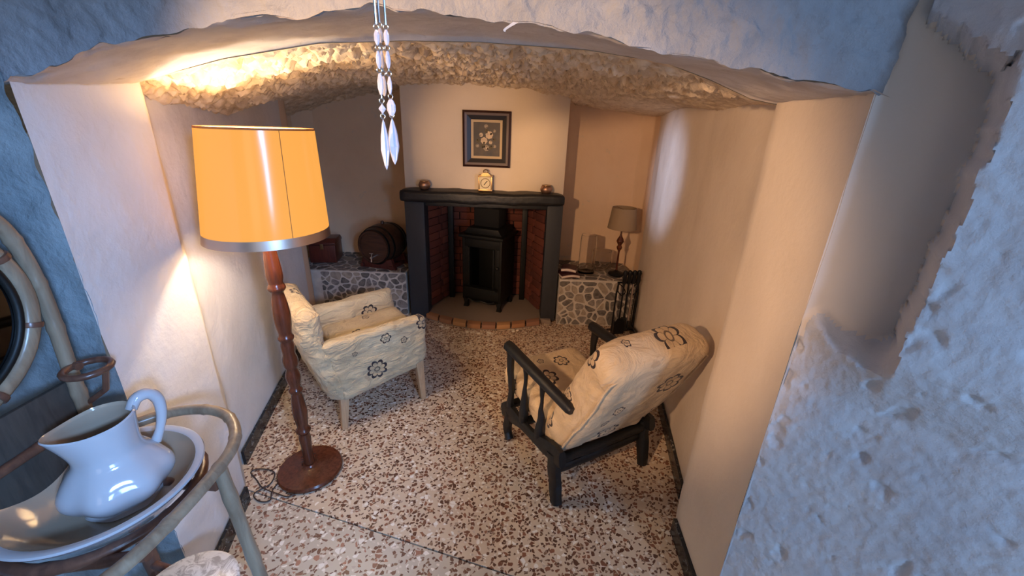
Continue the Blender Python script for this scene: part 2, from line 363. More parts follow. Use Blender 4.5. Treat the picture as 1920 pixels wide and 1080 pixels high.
wall('wall_left', [P0, P1, (-1.384, 1.649), (-1.52, 2.25), (-1.662, 2.88), (-1.76, 3.35), (-1.98, 3.55), (-2.10, 3.8), (-2.08, 4.03), (-1.90, 4.14)], 0, zt, M_wash, .006, 3, 60)
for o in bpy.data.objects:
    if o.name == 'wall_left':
        o.data.materials.append(M_alcove)
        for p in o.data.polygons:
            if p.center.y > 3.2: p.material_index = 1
wall('wall_back', [(-1.92, 4.12), (-1.4, 4.13), (-.93, 4.13)], 0, zt, M_alcove, .006, 3, 40)
wall('wall_back_right', [(.39, 4.02), (.9, 4.02), (1.12, 3.98), (1.20, 3.88), (1.19, 3.7), (1.13, 3.4), (1.10, 3.1), (1.07, 2.7), (1.031, 2.342), (.96, 1.93), (.886, 1.519), A_, B_], 0, zt, M_rwall, .006, 3, 60)
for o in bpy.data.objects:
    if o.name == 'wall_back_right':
        o.data.materials.append(M_alcove)
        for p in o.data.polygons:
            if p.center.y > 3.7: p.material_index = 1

# near face right: lower proud rock, upper recessed smooth patch with a ragged edge
lowA = [B_, (.905, .838), (1.25, .50), (1.7, .30), (1.75, -.4)]; lowB = [B_, (.83, .769), (1.22, .48), (1.7, .30), (1.75, -.4)]
def right_fn(u, v):
    seg = [0, .198, .70, 1.18, 1.9]; s = u ** 1.5 * 1.9; kk = min(1, max(0, (v * 2.4 - 1.08) / .17)); low = [(a[0] * (1 - kk) + b[0] * kk, a[1] * (1 - kk) + b[1] * kk) for a, b in zip(lowA, lowB)]
    i = max(k for k in range(4) if seg[k] <= s + 1e-9); t = (s - seg[i]) / (seg[i + 1] - seg[i])
    x = low[i][0] + (low[i + 1][0] - low[i][0]) * t; y = low[i][1] + (low[i + 1][1] - low[i][1]) * t
    z = v * 2.4; q = Vector((x, y, z))
    rough = .007 * fbm(q, 5, 4) + .0032 * fbm(q, 38, 4)
    e = max(0, fbm(q * 1.0 + Vector((9, 2, 4)), 16, 3)); rough -= .012 * min(1, max(0, e - .42) * 3)
    d = Vector((low[i + 1][0] - low[i][0], low[i + 1][1] - low[i][1])).normalized()
    nx, ny = d.y, -d.x          # towards the camera side
    if nx > 0: nx, ny = -nx, -ny
    # recess mask
    zr = 1.235 + .05 * fbm(Vector((x, y, 0)), 9, 2) + .12 * max(0, s - .12) ; sr = .198 + .012 * fbm(Vector((0, 0, z)), 8, 3) + .010 * fbm(Vector((0, 3, z)), 30, 2)
    if z > 1.86: sr += -.02 * (z - 1.86) * 3
    zt_ = 1.945 - max(0, s - .03) * .75 + .02 * fbm(Vector((s * 3, 1, 0)), 12, 3)
    mz = min(1, max(0, (z - zr) / .035)) * (1 if s < .045 else min(1, max(0, (zt_ - z) / .012))); ms = min(1, max(0, (sr - s) / .014)); k = mz * ms
    x2 = .757 + (s / .198) * .205; y2 = .972 - (s / .198) * .065
    x = x * (1 - k) + x2 * k; y = y * (1 - k) + y2 * k
    rough *= (1 - .92 * k)
    if s < .004: rough = .3 * rough
    return (x + nx * rough, y + ny * rough, z)
wr_ = MB().grid(300, 340, right_fn).build('wall_right', M_rock, kind='structure', sharp=60)
wr_.data.materials.append(M_patch)
for p in wr_.data.polygons:
    c_ = p.center; pi_ = p.index % 299; s_ = (pi_ / 299) ** 1.5 * 1.9
    if s_ < .205 and 1.22 < c_.z < 2.2:
        tt = (c_.x - .757) / .205
        if abs(c_.y - (.972 - tt * .065)) < .012: p.material_index = 1
# near face left and over the arch
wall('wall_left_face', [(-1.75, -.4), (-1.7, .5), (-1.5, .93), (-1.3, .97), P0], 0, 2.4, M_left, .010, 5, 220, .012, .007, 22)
def lintel_fn(u, v):
    a = interp(outer, -1.20 + u * 1.97); x = -1.20 + u * 1.97
    z = a[2] + (2.42 - a[2]) * v ; y = a[1] - .10 * (z - a[2]); q = Vector((x, y, z))
    k = (.009 * fbm(q, 6, 4) + .008 * fbm((q.x * .8, q.y, q.z * 1.2 + q.x * .5), 34, 4)) * (.35 + .65 * min(1, v * 9))
    return (x, y + k, z + (.012 * fbm(q, 14, 3) if v < .02 else 0))
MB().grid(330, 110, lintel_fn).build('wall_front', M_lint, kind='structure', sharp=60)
# the viewer's room: side walls, back wall with a doorway, ceiling
wall('wall_near_left', [(-1.75, -.4), (-1.9, -1.3), (-1.9, -2.6)], 0, 2.4, M_wash, .02, 3, 30, .08)
wall('wall_near_right', [(1.75, -.4), (1.95, -1.3), (1.95, -2.6)], 0, 2.4, M_wash, .02, 3, 30, .08)
g = MB(); g.box((-1.4, -2.62, 1.2), (1.2, .1, 2.4)); g.box((1.3, -2.62, 1.2), (1.4, .1, 2.4)); g.box((-.1, -2.62, 2.25), (1.4, .1, .3)); g.build('wall_near_back', M_wash, kind='structure')
MB().grid(60, 60, lambda u, v: (-2.1 + 4.2 * u, -2.7 + 3.75 * v, 2.34 + .03 * fbm((u * 4, v * 4, 1), 2, 4))).build('ceiling_near', M_rock, kind='structure')

# floors: threshold joint runs obliquely across the opening
def jy(x): return 1.138 - .283 * x
g = MB(); n = 40
g.add([(-2.3, jy(-2.3) + .003, 0), (1.6, jy(1.6) + .003, 0), (1.6, 4.3, 0), (-2.3, 4.3, 0), (-2.3, jy(-2.3) + .003, -.06), (1.6, jy(1.6) + .003, -.06), (1.6, 4.3, -.06), (-2.3, 4.3, -.06)],
      [(0, 1, 2, 3), (0, 4, 5, 1), (4, 7, 6, 5), (0, 3, 7, 4), (1, 5, 6, 2), (2, 6, 7, 3)])
g.build('floor', M_floor, kind='structure', smooth=False)
g = MB(); g.add([(-2.3, jy(-2.3) - .003, -.001), (2.1, jy(2.1) - .003, -.001), (2.1, -2.7, -.001), (-2.3, -2.7, -.001), (-2.3, jy(-2.3) - .003, -.06), (2.1, jy(2.1) - .003, -.06), (2.1, -2.7, -.06), (-2.3, -2.7, -.06)],
      [(3, 2, 1, 0), (0, 1, 5, 4), (4, 5, 6, 7), (0, 4, 7, 3), (1, 2, 6, 5), (2, 3, 7, 6)])
g.build('floor_threshold', M_thr, kind='structure', smooth=False)
g = MB(); g.box((-.2, 1.2, -.035), (4, .9, .05)); g.build('floor_joint', M_cord, kind='structure', smooth=False)

def base(name, pts, h=.085, t=.014):
    g = MB(); P = [Vector((*p, 0)) for p in pts]; off = []
    for i, p in enumerate(P):
        d = (P[min(i + 1, len(P) - 1)] - P[max(i - 1, 0)]).normalized(); off.append(p + Vector((d.y, -d.x, 0)) * t)
    n = len(P); up = Vector((0, 0, h))
    g.add(P + off + [p + up for p in P] + [p + up for p in off],
          [(n + i, n + i + 1, 3 * n + i + 1, 3 * n + i) for i in range(n - 1)] + [(3 * n + i, 3 * n + i + 1, 2 * n + i + 1, 2 * n + i) for i in range(n - 1)] + [(0, n, 3 * n, 2 * n), (n - 1, 2 * n - 1, 4 * n - 1, 3 * n - 1)]
          + [(i, 2 * n + i, 2 * n + i + 1, i + 1) for i in range(n - 1)])
    return g.build(name, M_base, kind='structure', smooth=False)
base('baseboard_left', [(-1.378, 1.651), (-1.514, 2.25), (-1.654, 2.88), (-1.735, 3.30)])
base('baseboard_left_jamb', [(-1.15, 1.12), (-1.226, 1.438)], t=.012)
base('baseboard_right', [(1.10, 3.35), (1.064, 2.7), (1.025, 2.342), (.954, 1.93), (.882, 1.53)])
base('baseboard_right_jamb', [(.781, 1.35), (.762, 1.02)], t=.016)

# ------------------------------------------------------------------ chimney breast, fireplace
g = MB(); g.box((-.2675, 3.84, 1.66), (1.361, .54, 1.0)); g.build('wall_chimney_breast', M_back, kind='structure', bevel=.012)
fp = thing('fireplace', 'dark stone fireplace with thick black mantel shelf and red brick inside', 'fireplace', (-.26, 3.8, 0))
def F(p): return (p[0] + .26, p[1] - 3.8, p[2])
g = MB(); g.rbox((1.372, .22, .10), .032, 26, lambda p: (p.x - .274 + .26, p.y + 3.51 - 3.8 + .004 * fbm(p, 7, 3), p.z + 1.148 + .010 * fbm(p, 6, 3))); g.build('mantel_shelf', M_mant, fp)
g = MB(); g.box(F((-.262, 3.60, 1.08)), (1.24, .12, .06)); g.build('lintel', M_mant, fp, bevel=.006)
for x0, x1 in ((-.945, -.775), (.275, .412)):
    g = MB(); g.box(F(((x0 + x1) / 2, 3.58, .555)), (x1 - x0, .17, 1.09)); g.build('pillar', M_dark, fp, bevel=.012)
# firebox: plain backing behind real bricks
g = MB(); g.box(F((-.262, 4.09, .585)), (1.33, .03, 1.17)); g.box(F((-.93, 3.87, .585)), (.03, .42, 1.17)); g.box(F((.395, 3.87, .585)), (.03, .42, 1.17)); g.box(F((-.262, 3.87, 1.14)), (1.3, .44, .03))
g.build('firebox_lining', M_joint, fp, smooth=False)
bmesh_cache = {}
def brick_at(parent, c, d, rot=None, mats=M_brick, name='brick'):
    key = tuple(round(k, 3) for k in d) + (id(mats),)
    if key not in bmesh_cache:
        bmesh_cache[key] = []
        for q in mats:
            b = MB().box((0, 0, 0), d).build(name, q, parent, bevel=.003); me = b.data; bpy.data.objects.remove(b); bmesh_cache[key].append(me)
    o = bpy.data.objects.new(name, random.choice(bmesh_cache[key])); COL.objects.link(o); o.parent = parent; o.location = c
    if rot: o.rotation_euler = rot
    return o
rows = 15; bh = .066; bw = .205
for r in range(rows):
    z = .085 + r * .0715; off = (r % 2) * .108
    for k in range(7):                       # back
        x = -.86 + k * .215 - off + .1
        if -.86 < x < .34: brick_at(fp, F((x, 4.06 - random.random() * .004, z)), (bw, .03, bh))
    for k in range(2):                       # splayed sides
        y = 3.76 + k * .215 - off * .4
        brick_at(fp, F((-.775 + (y - 3.7) * .42, y, z)), (bw, .03, bh), (0, 0, R(67)))
        brick_at(fp, F((.255 - (y - 3.7) * .42, y, z)), (bw, .03, bh), (0, 0, R(-67)))
# iron posts that carry the hood
for x in (-.62, .10):
    g = MB(); g.box(F((x, 3.95, .57)), (.05, .05, 1.08)); g.build('corner_post', M_iron, fp, bevel=.004)
# hearth
he = thing('hearth', 'low curved hearth edged with orange bricks in front of the stove', 'hearth', (-.26, 3.5, 0))
arc = []
for i in range(25):
    t = i / 24; x = -.80 + t * 1.07; y = 3.50 - .16 * sin(pi * t) - .06 * t; arc.append((x, y))
poly = [(x + .26, y - 3.5 + .045) for x, y in arc] + [(.37 + .26, 3.44 - 3.5), (.38 + .26, .56), (-.90 + .26, .56), (-.90 + .26, .0)]
g = MB(); g.prism(poly, .001, .038, lambda p, d: (p[0], p[1], d)); g.build('hearth_slab', M_soot, he, smooth=False)
for i in range(8):
    pts = []
    a0, a1 = i / 8 + .006, (i + 1) / 8 - .006
    top = []
    for a in (a0, (a0 + a1) / 2, a1):
        x = -.80 + a * 1.07 + .26; y = 3.50 - .16 * sin(pi * a) - .06 * a - 3.5; top.append((x, y))
    poly = [(x, y - .035) for x, y in top] + [(x, y + .045) for x, y in top[::-1]]
    g = MB(); g.prism(poly, .012, .050 + random.random() * .004, lambda p, d: (p[0], p[1], d)); g.build('brick', M_hbrick[i % 3], he, bevel=.006)
g = MB(); g.prism([(x, y) for x, y in [(p[0] + .26, p[1] - 3.5 - .02) for p in arc]] + [(p[0] + .26, p[1] - 3.5 + .03) for p in arc[::-1]], .001, .014, lambda p, d: (p[0], p[1], d)); g.build('mortar_bed', M_soot, he, smooth=False)
for k in range(16):
    t = random.uniform(.15, .85); x = -.80 + t * 1.07; y = 3.50 - .16 * sin(pi * t) - .06 * t - .055 - random.random() * .05; r = random.uniform(.008, .018)
    g = MB(); g.rbox((2 * r, 1.5 * r, r), r * .45, 4, lambda p: (p.x, p.y, p.z + r * .45)); g.build('pebble', M_pebble, he, loc=(x + .26, y - 3.5, 0))

# stove
st = thing('wood_stove', 'black cast iron wood stove with open firebox standing in the fireplace', 'stove', (-.235, 3.80, .038), R(-20))
g = MB()
for s in (-1, 1): g.box((s * .185, 0, .40), (.03, .34, .62))
g.box((0, .155, .40), (.36, .03, .62)); g.box((0, 0, .105), (.36, .34, .03)); g.box((0, -.155, .155), (.36, .03, .13)); g.box((0, -.155, .665), (.36, .03, .09)); g.box((0, 0, .70), (.36, .34, .02))
for s in (-1, 1): g.box((s * .15, -.155, .41), (.06, .03, .42))
g.build('body', M_iron, st, bevel=.005)
g = MB(); g.rbox((.45, .41, .035), .012, 8, lambda p: (p.x, p.y, p.z + .725)); g.build('top_plate', M_iron, st)
g = MB(); g.prism([(-.19, .74), (.19, .74), (.15, .80), (-.15, .80)], -.15, .17, lambda p, d: (p[0], d, p[1])); g.build('heat_hood', M_iron, st, bevel=.008)
g = MB(); g.box((0, .02, .885), (.25, .18, .17)); g.build('flue_collar', M_black, st, bevel=.006)
g = MB(); g.lathe([(.085, .97), (.085, 1.07)], 24, Matrix.Translation((0, .03, 0))); g.build('flue_pipe', M_iron, st)
for x in (-.17, .17):
    for y in (-.14, .14):
        g = MB(); g.prism([(-.025, .09), (.03, .09), (.018, .04), (.03, 0), (-.02, 0), (-.012, .04)], -.02, .02, lambda p, d: (x + p[0] * (1 if x > 0 else -1), y + d, p[1])); g.build('leg', M_iron, st, bevel=.004)
g = MB(); g.tube(spline([(-.14, -.165, .095), (-.07, -.168, .075), (0, -.17, .088), (.07, -.168, .075), (.14, -.165, .095)], 6), .010, 8); g.build('apron', M_iron, st)
g = MB(); g.box((0, -.19, .235), (.34, .08, .012)); g.build('ash_lip', M_iron, st, bevel=.003)
for s in (-1, 1):
    g = MB(); g.box((s * .125, -.178, .42), (.016, .02, .40)); g.build('door_frame', M_iron, st, bevel=.003)
g = MB(); g.lathe([(.0, 0), (.012, .004), (.008, .02), (.014, .03), (0, .036)], 12, Matrix.Translation((.165, -.17, .45)) @ Matrix.Rotation(R(90), 4, 'X')); g.build('knob', M_iron, st)
# ------------------------------------------------------------------ crazy paved ledges
def clip(poly, px, py, nx, ny):
    out = []
    for i in range(len(poly)):
        a, b = poly[i], poly[(i + 1) % len(poly)]
        da = (a[0] - px) * nx + (a[1] - py) * ny; db = (b[0] - px) * nx + (b[1] - py) * ny
        if da <= 0: out.append(a)
        if (da < 0 < db) or (db < 0 < da): t = da / (da - db); out.append((a[0] + (b[0] - a[0]) * t, a[1] + (b[1] - a[1]) * t))
    return out
def cells(W, H, n, seed, gap=.007):
    rnd = random.Random(seed); pts = []
    while len(pts) < n:
        p = (rnd.uniform(0, W), rnd.uniform(0, H))
        if all((p[0] - q[0]) ** 2 + (p[1] - q[1]) ** 2 > .30 * W * H / n for q in pts) or rnd.random() < .02: pts.append(p)
    out = []
    for i, p in enumerate(pts):
        poly = [(.004, .004), (W - .004, .004), (W - .004, H - .004), (.004, H - .004)]
        for j, q in enumerate(pts):
            if i == j: continue
            d = math.hypot(q[0] - p[0], q[1] - p[1]); nx, ny = (q[0] - p[0]) / d, (q[1] - p[1]) / d
            g_ = gap * rnd.uniform(.6, 1.5); poly = clip(poly, (p[0] + q[0]) / 2 - nx * g_, (p[1] + q[1]) / 2 - ny * g_, nx, ny)
            if len(poly) < 3: break
        if len(poly) >= 3:
            ar = abs(sum(poly[k][0] * poly[k - 1][1] - poly[k - 1][0] * poly[k][1] for k in range(len(poly)))) / 2
            if ar > .0004: out.append(rounded(poly, 1))
    return out
def stones(parent, W, H, n, seed, fn, th=.007):
    rnd = random.Random(seed + 5)
    for poly in cells(W, H, n, seed):
        g = MB(); h = th * rnd.uniform(.7, 1.3); g.prism(poly, 0, h, fn); g.build('stone', rnd.choice([M_stone, M_stone, M_stone2, M_stone2, M_stone3]), parent, smooth=False)
lg = thing('stone_ledge', 'low ledge faced in grey crazy paving left of the fireplace under the barrel', 'ledge', (-1.36, 3.8, 0))
g = MB(); g.box((-.155, .04, .212), (1.07, .60, .424)); g.build('ledge_body', M_mortar, lg, bevel=.010)
stones(lg, .79, .41, 72, 3, lambda p, d: (-.41 + p[0], -.26 - d, .008 + p[1]))
stones(lg, 1.05, .58, 60, 4, lambda p, d: (-.68 + p[0], -.25 + p[1], .424 + d * .6))
rg = thing('stone_ledge', 'low ledge faced in grey crazy paving right of the fireplace under the small lamp', 'ledge', (.76, 3.7, 0))
g = MB(); g.box((.015, .05, .225), (.70, .60, .45)); g.build('ledge_body', M_mortar, rg, bevel=.010)
stones(rg, .70, .43, 56, 8, lambda p, d: (-.335 + p[0], -.25 - d, .008 + p[1]))
stones(rg, .70, .57, 40, 9, lambda p, d: (-.335 + p[0], -.24 + p[1], .45 + d * .6))

# ------------------------------------------------------------------ picture
pc = thing('framed_picture', 'dark framed still life of pale flowers hung above the mantel', 'picture', (-.250, 3.565, 1.605))
W_, H_ = .392, .435
def frame_ring(w0, h0, w1, h1, y0, y1, m, name):
    g = MB(); o = [(-w0, -h0), (w0, -h0), (w0, h0), (-w0, h0)]; i = [(-w1, -h1), (w1, -h1), (w1, h1), (-w1, h1)]
    v = [(x, y0, z) for x, z in o] + [(x, y1, z) for x, z in i] + [(x, 0, z) for x, z in o] + [(x, 0, z) for x, z in i]
    f = []
    for k in range(4): j = (k + 1) % 4; f += [(k, j, 4 + j, 4 + k), (8 + k, 8 + j, j, k), (4 + k, 4 + j, 12 + j, 12 + k), (8 + j, 8 + k, 12 + k, 12 + j)]
    return g.add(v, f).build(name, m, pc, smooth=False)
frame_ring(W_ / 2, H_ / 2, .178, .20, -.022, -.034, M_frame, 'frame')
frame_ring(.178, .20, .160, .182, -.030, -.026, M_fr3, 'moulding')
frame_ring(.160, .182, .127, .149, -.026, -.016, M_fr2, 'inner_moulding')
frame_ring(.127, .149, .108, .130, -.018, -.012, M_liner, 'liner')
M_canvas = mat('dark_canvas', (.05, .03, .02), .5)
L(M_canvas, ramp(M_canvas, noi(M_canvas, 9, 3), [(.35, (.010, .007, .012)), (.65, (.06, .036, .02))]), bsdf(M_canvas).inputs['Base Color'])
M_rose = mat('painted_rose', (.66, .50, .33), .6); M_rose2 = mat('painted_dim_flower', (.34, .27, .19), .6); M_leaf = mat('painted_leaf', (.10, .075, .035), .6)
g = MB(); g.box((0, -.006, 0), (.216, .008, .26)); g.mi = 1
fl = [(-.022, -.010, .027, 1), (.020, .034, .030, 1), (-.046, .034, .016, 1), (.032, -.022, .014, 1), (-.006, .100, .016, 2), (-.002, -.066, .024, 2), (.062, .066, .012, 2), (-.076, -.05, .014, 2), (.066, -.052, .013, 2), (.062, .0, .013, 3), (-.07, -.012, .016, 3), (.0, .065, .018, 3), (-.03, -.05, .018, 3), (.035, -.06, .016, 3)]
for x, z, r, mi in fl:
    g.mi = mi
    for q in range(7):
        a = q * 2 * pi / 7 + x * 50; cx, cz = x + cos(a) * r * .55, z + sin(a) * r * .55
        g.add([(cx + cos(b * pi / 4) * r * .5, -.0105 - (q % 2) * .0006, cz + sin(b * pi / 4) * r * .5) for b in range(8)], [tuple(range(8))])
    g.mi = 1 if mi < 3 else 3
    g.add([(x + cos(b * pi / 4) * r * .3, -.0116, z + sin(b * pi / 4) * r * .3) for b in range(8)], [tuple(range(8))])
g.build('painting', [M_canvas, M_rose, M_rose2, M_leaf], pc, smooth=False)

# ------------------------------------------------------------------ mantel things
MZ = 1.2
ck = thing('mantel_clock', 'small square brass carriage clock in the middle of the mantel', 'clock', (-.252, 3.50, MZ))
g = MB()
g.box((0, 0, .008), (.118, .07, .016)); g.box((0, 0, .122), (.122, .074, .012))
for sx in (-1, 1):
    for sy in (-1, 1): g.box((sx * .052, sy * .028, .065), (.012, .012, .105))
g.box((0, .025, .065), (.10, .006, .105)); g.build('case', M_brass, ck, bevel=.003)
g = MB(); g.box((0, -.026, .066), (.094, .004, .100)); g.build('dial_plate', M_face, ck, smooth=False)
g = MB(); g.lathe([(.036, 0), (.040, .003), (.036, .005)], 24, Matrix.Translation((0, -.028, .066)) @ Matrix.Rotation(R(90), 4, 'X'), cap=False); g.build('dial_ring', M_brass, ck)
for l_, a in ((.026, 40), (.018, 215)):
    g = MB(); g.box((sin(R(a)) * l_ / 2, -.031, .066 + cos(R(a)) * l_ / 2), (.005, .002, l_), Matrix.Rotation(R(a), 3, 'Y')); g.build('hand', M_black, ck, smooth=False)
g = MB(); g.prism([(-.04, .128), (.04, .128), (.02, .148), (-.02, .148)], -.02, .02, lambda p, d: (p[0], d, p[1])); g.tube(spline([(-.016, 0, .146), (-.018, 0, .162), (0, 0, .172), (.018, 0, .162), (.016, 0, .146)], 6), .004, 8); g.build('handle', M_brass, ck)
for x, z0, lab in ((-.762, 1.198, 'small round copper pot on the left end of the mantel'), (.256, 1.196, 'small round copper pot on the right end of the mantel')):
    t = thing('copper_pot', lab, 'pot', (x, 3.49, z0), 0, 'copper pots on the mantel')
    g = MB(); g.lathe([(0, .002), (.026, 0), (.044, .016), (.050, .036), (.044, .056), (.034, .066), (.031, .064), (.040, .054), (.045, .036), (.04, .018), (0, .008)], 24); g.build('body', M_copper, t)
    g = MB(); g.lathe([(.033, .063), (.038, .066), (.037, .071), (.032, .070)], 24); g.build('rim', M_brass, t)

# ------------------------------------------------------------------ barrel, chest
br = thing('wine_barrel', 'dark oak barrel with a tap lying on a wooden cradle on the left ledge', 'barrel', (-1.235, 3.77, .43), R(-15))
AX = Matrix.Translation((0, .17, .215)) @ Matrix.Rotation(R(90), 4, 'X')
g = MB()
prof = [(.135, .0), (.150, .0), (.168, .06), (.180, .12), (.184, .18), (.180, .24), (.168, .30), (.150, .36), (.135, .36), (.132, .345), (0, .345)]
g.lathe([(0, .012)] + prof, 32, AX); g.build('staves', M_barrel, br)
for z in (.025, .09, .27, .335):
    r = float(np.interp(z, [0, .06, .12, .18, .24, .30, .36], [.150, .168, .180, .184, .180, .168, .150]))
    g = MB(); g.lathe([(r, z - .013), (r + .004, z - .012), (r + .004, z + .012), (r, z + .013)], 32, AX, cap=False); g.build('hoop', M_iron, br)
g = MB(); g.tube([(0, -.175, .125), (0, -.225, .122)], .012, 10); g.tube([(0, -.215, .125), (0, -.222, .085)], .009, 10); g.build('tap', M_chrome, br)
g = MB(); g.tube([(0, -.212, .13), (0, -.212, .16)], .005, 8); g.tube([(-.02, -.212, .163), (.02, -.212, .163)], .006, 8); g.build('tap_handle', M_chrome, br)
g = MB(); g.lathe([(.018, .39), (.014, .42), (0, .425)], 12, Matrix.Translation((0, .0, 0))); g.build('bung', M_barrel, br)
for y in (-.12, .10):
    pl = [(-.19, 0), (.19, 0), (.17, .03), (.15, .10)] + [(.145 * cos(a), .215 - .18 * sin(a)) for a in [R(k) for k in range(45, 136, 15)]] + [(-.15, .10), (-.17, .03)]
    g = MB(); g.prism(pl, y - .02, y + .02, lambda p, d: (p[0], d, p[1])); g.build('cradle_end', M_red, br, bevel=.003)
for x in (-.15, .15):
    g = MB(); g.box((x, -.01, .022), (.03, .30, .036)); g.build('cradle_rail', M_red, br, bevel=.004)
ch = thing('wooden_chest', 'small dark wooden chest at the left end of the ledge behind the floor lamp', 'chest', (-1.83, 3.84, .43), R(8))
g = MB(); g.box((0, 0, .09), (.24, .24, .17)); g.build('body', M_red, ch, bevel=.006)
g = MB(); g.prism([(-.125, .178), (.125, .178), (.125, .20), (.08, .235), (-.08, .235), (-.125, .20)], -.125, .125, lambda p, d: (d, p[0], p[1])); g.build('lid', M_red, ch, bevel=.006)
g = MB(); g.box((0, -.125, .165), (.03, .008, .05)); g.build('clasp', M_brass, ch, bevel=.002)

# ------------------------------------------------------------------ right ledge things
bk = thing('magazine', 'folded dark magazine with pale stripes, lower of two by the right pillar', 'magazine', (.51, 3.53, .458), R(12), 'magazines on the right ledge')
def mag(t, s):
    g = MB(); g.rbox((.17 * s, .15 * s, .024), .006, 8, lambda p: (p.x, p.y, p.z + .020 + .016 * cos(p.x * 16) - .012)); g.build('pages', M_paper, t)
    g = MB(); g.rbox((.175 * s, .155 * s, .010), .004, 8, lambda p: (p.x, p.y, p.z + .030 + .016 * cos(p.x * 16) - .006)); g.build('cover', M_maroon, t)
    g = MB(); g.box((.0, 0, .006), (.16 * s, .14 * s, .010)); g.build('back_cover', M_maroon, t, bevel=.002)
mag(bk, 1)
bk2 = thing('magazine', 'smaller rolled dark magazine with pale edge, upper of two by the right pillar', 'magazine', (.515, 3.54, .505), R(-14), 'magazines on the right ledge'); mag(bk2, .8)
vs = thing('glass_vase', 'tall clear glass cylinder vase on the right ledge', 'vase', (.69, 3.66, .456))
g = MB(); g.lathe([(0, .006), (.075, .006), (.078, .02), (.075, .30), (.070, .36), (.066, .36), (.071, .30), (.074, .022), (0, .014)], 32); g.build('body', M_glass, vs)
g = MB(); g.lathe([(.072, 0), (.080, .002), (.080, .006), (.072, .006)], 32); g.build('foot', M_glass, vs)
vs = thing('glass_bowl', 'low clear glass bowl between the tall vase and the small lamp', 'bowl', (.85, 3.76, .456))
g = MB(); g.lathe([(0, .004), (.05, 0), (.085, .05), (.095, .12), (.085, .19), (.081, .19), (.091, .12), (.081, .052), (.05, .008), (0, .01)], 32); g.build('body', M_glass, vs)
tl = thing('table_lamp', 'unlit small lamp with beige shade and thin dark turned stem on the right ledge', 'lamp', (.965, 3.62, .456))
g = MB(); g.lathe([(0, .0), (.07, 0), (.074, .012), (.066, .022), (.03, .03), (.012, .045), (0, .05)], 28); g.build('base', M_wr, tl)
g = MB(); g.lathe([(.010, .03), (.009, .15), (.008, .22), (.012, .235), (.022, .25), (.026, .265), (.016, .285), (.020, .295), (.034, .32), (.026, .345), (.014, .365), (.008, .39), (.0075, .52)], 20); g.build('stem', M_lampwood, tl)
g = MB(); g.lathe([(.128, .44), (.104, .625), (.102, .625), (.126, .44)], 40, cap=False); g.add([], []); g.build('lamp_shade', M_linen, tl)
g = MB(); g.lathe([(.0, .595), (.018, .597), (.018, .602), (0, .604)], 12)
for a in (0, 2.1, 4.2): g.tube([(0, 0, .60), (.104 * cos(a), .104 * sin(a), .62)], .002, 6)
g.tube([(0, 0, .50), (0, 0, .60)], .004, 8); g.build('shade_carrier', M_brass, tl)

ft = thing('fireside_tool_stand', 'black wrought iron stand for fireside tools at the right ledge', 'stand', (1.00, 3.30, 0), R(10))
g = MB()
for x in (-.10, .10): g.tube([(x, 0, .02), (x, 0, .40), (x * .9, 0, .50)], .008, 8)
g.tube([(-.10, 0, .50), (.10, 0, .50)], .009, 8); g.build('upright', M_wr, ft)
g = MB(); g.tube(spline([(-.10, 0, .50), (-.05, 0, .46), (-.02, 0, .41), (-.05, 0, .38), (-.09, 0, .42)], 6), .005, 6); g.tube(spline([(.10, 0, .50), (.05, 0, .46), (.02, 0, .41), (.05, 0, .38), (.09, 0, .42)], 6), .005, 6); g.build('scroll', M_wr, ft)
g = MB()
for x in (-.10, .10): g.tube(spline([(x, -.09, .008), (x, -.05, .03), (x, 0, .04), (x, .05, .03), (x, .09, .008)], 5), .008, 8)
g.tube([(-.10, 0, .04), (.10, 0, .04)], .008, 8); g.build('feet', M_wr, ft)
g = MB()
for x in (-.06, -.02, .02, .06): g.tube(spline([(x, 0, .50), (x, -.03, .495), (x, -.04, .515)], 4), .004, 6)
g.build('hooks', M_wr, ft)
tools = [('fire_shovel', 'black fireside shovel hanging leftmost on the tool stand', 'shovel', -.062), ('hearth_brush', 'black hearth brush hanging on the tool stand beside the shovel', 'brush', -.021), ('fire_poker', 'thin black poker hanging on the tool stand beside the brush', 'poker', .021), ('fire_tongs', 'black tongs hanging rightmost on the tool stand', 'tongs', .062)]
for nm, lab, cat, dx in tools:
    t = thing(nm, lab, cat, (1.00 + dx * cos(R(10)) + .04 * sin(R(10)), 3.30 + dx * sin(R(10)) - .045, 0), R(10), 'fireside tools')
    g = MB(); g.lathe([(0, .50), (.014, .505), (.019, .53), (.016, .575), (.022, .60), (.016, .618), (0, .626)], 12); g.build('handle', M_wr, t)
    g = MB(); g.tube([(0, 0, .16), (0, 0, .51)], .008, 8)
    if cat == 'tongs': g = MB(); g.tube(spline([(0, 0, .51), (-.012, 0, .40), (-.016, 0, .2), (-.004, 0, .1)], 6), .005, 8); g.tube(spline([(0, 0, .51), (.012, 0, .40), (.016, 0, .2), (.004, 0, .1)], 6), .005, 8)
    g.build('shaft', M_steel if cat == 'poker' else M_wr, t)
    if cat == 'shovel': g = MB(); g.prism([(-.02, .19), (.02, .19), (.045, .15), (.045, .04), (-.045, .04), (-.045, .15)], -.018, -.012, lambda p, d: (p[0], d, p[1])); g.box((-.045, 0, .10), (.004, .03, .12)); g.box((.045, 0, .10), (.004, .03, .12)); g.build('pan', M_wr, t)
    if cat == 'brush': g = MB(); g.prism([(-.02, .19), (.02, .19), (.036, .06), (-.036, .06)], -.015, .015, lambda p, d: (p[0], d, p[1])); g.build('bristles', M_black, t, bevel=.003)
    if cat == 'poker': g = MB(); g.tube(spline([(0, 0, .17), (0, 0, .10), (.012, 0, .07), (.03, 0, .085)], 5), .006, 8); g.build('hook', M_wr, t)

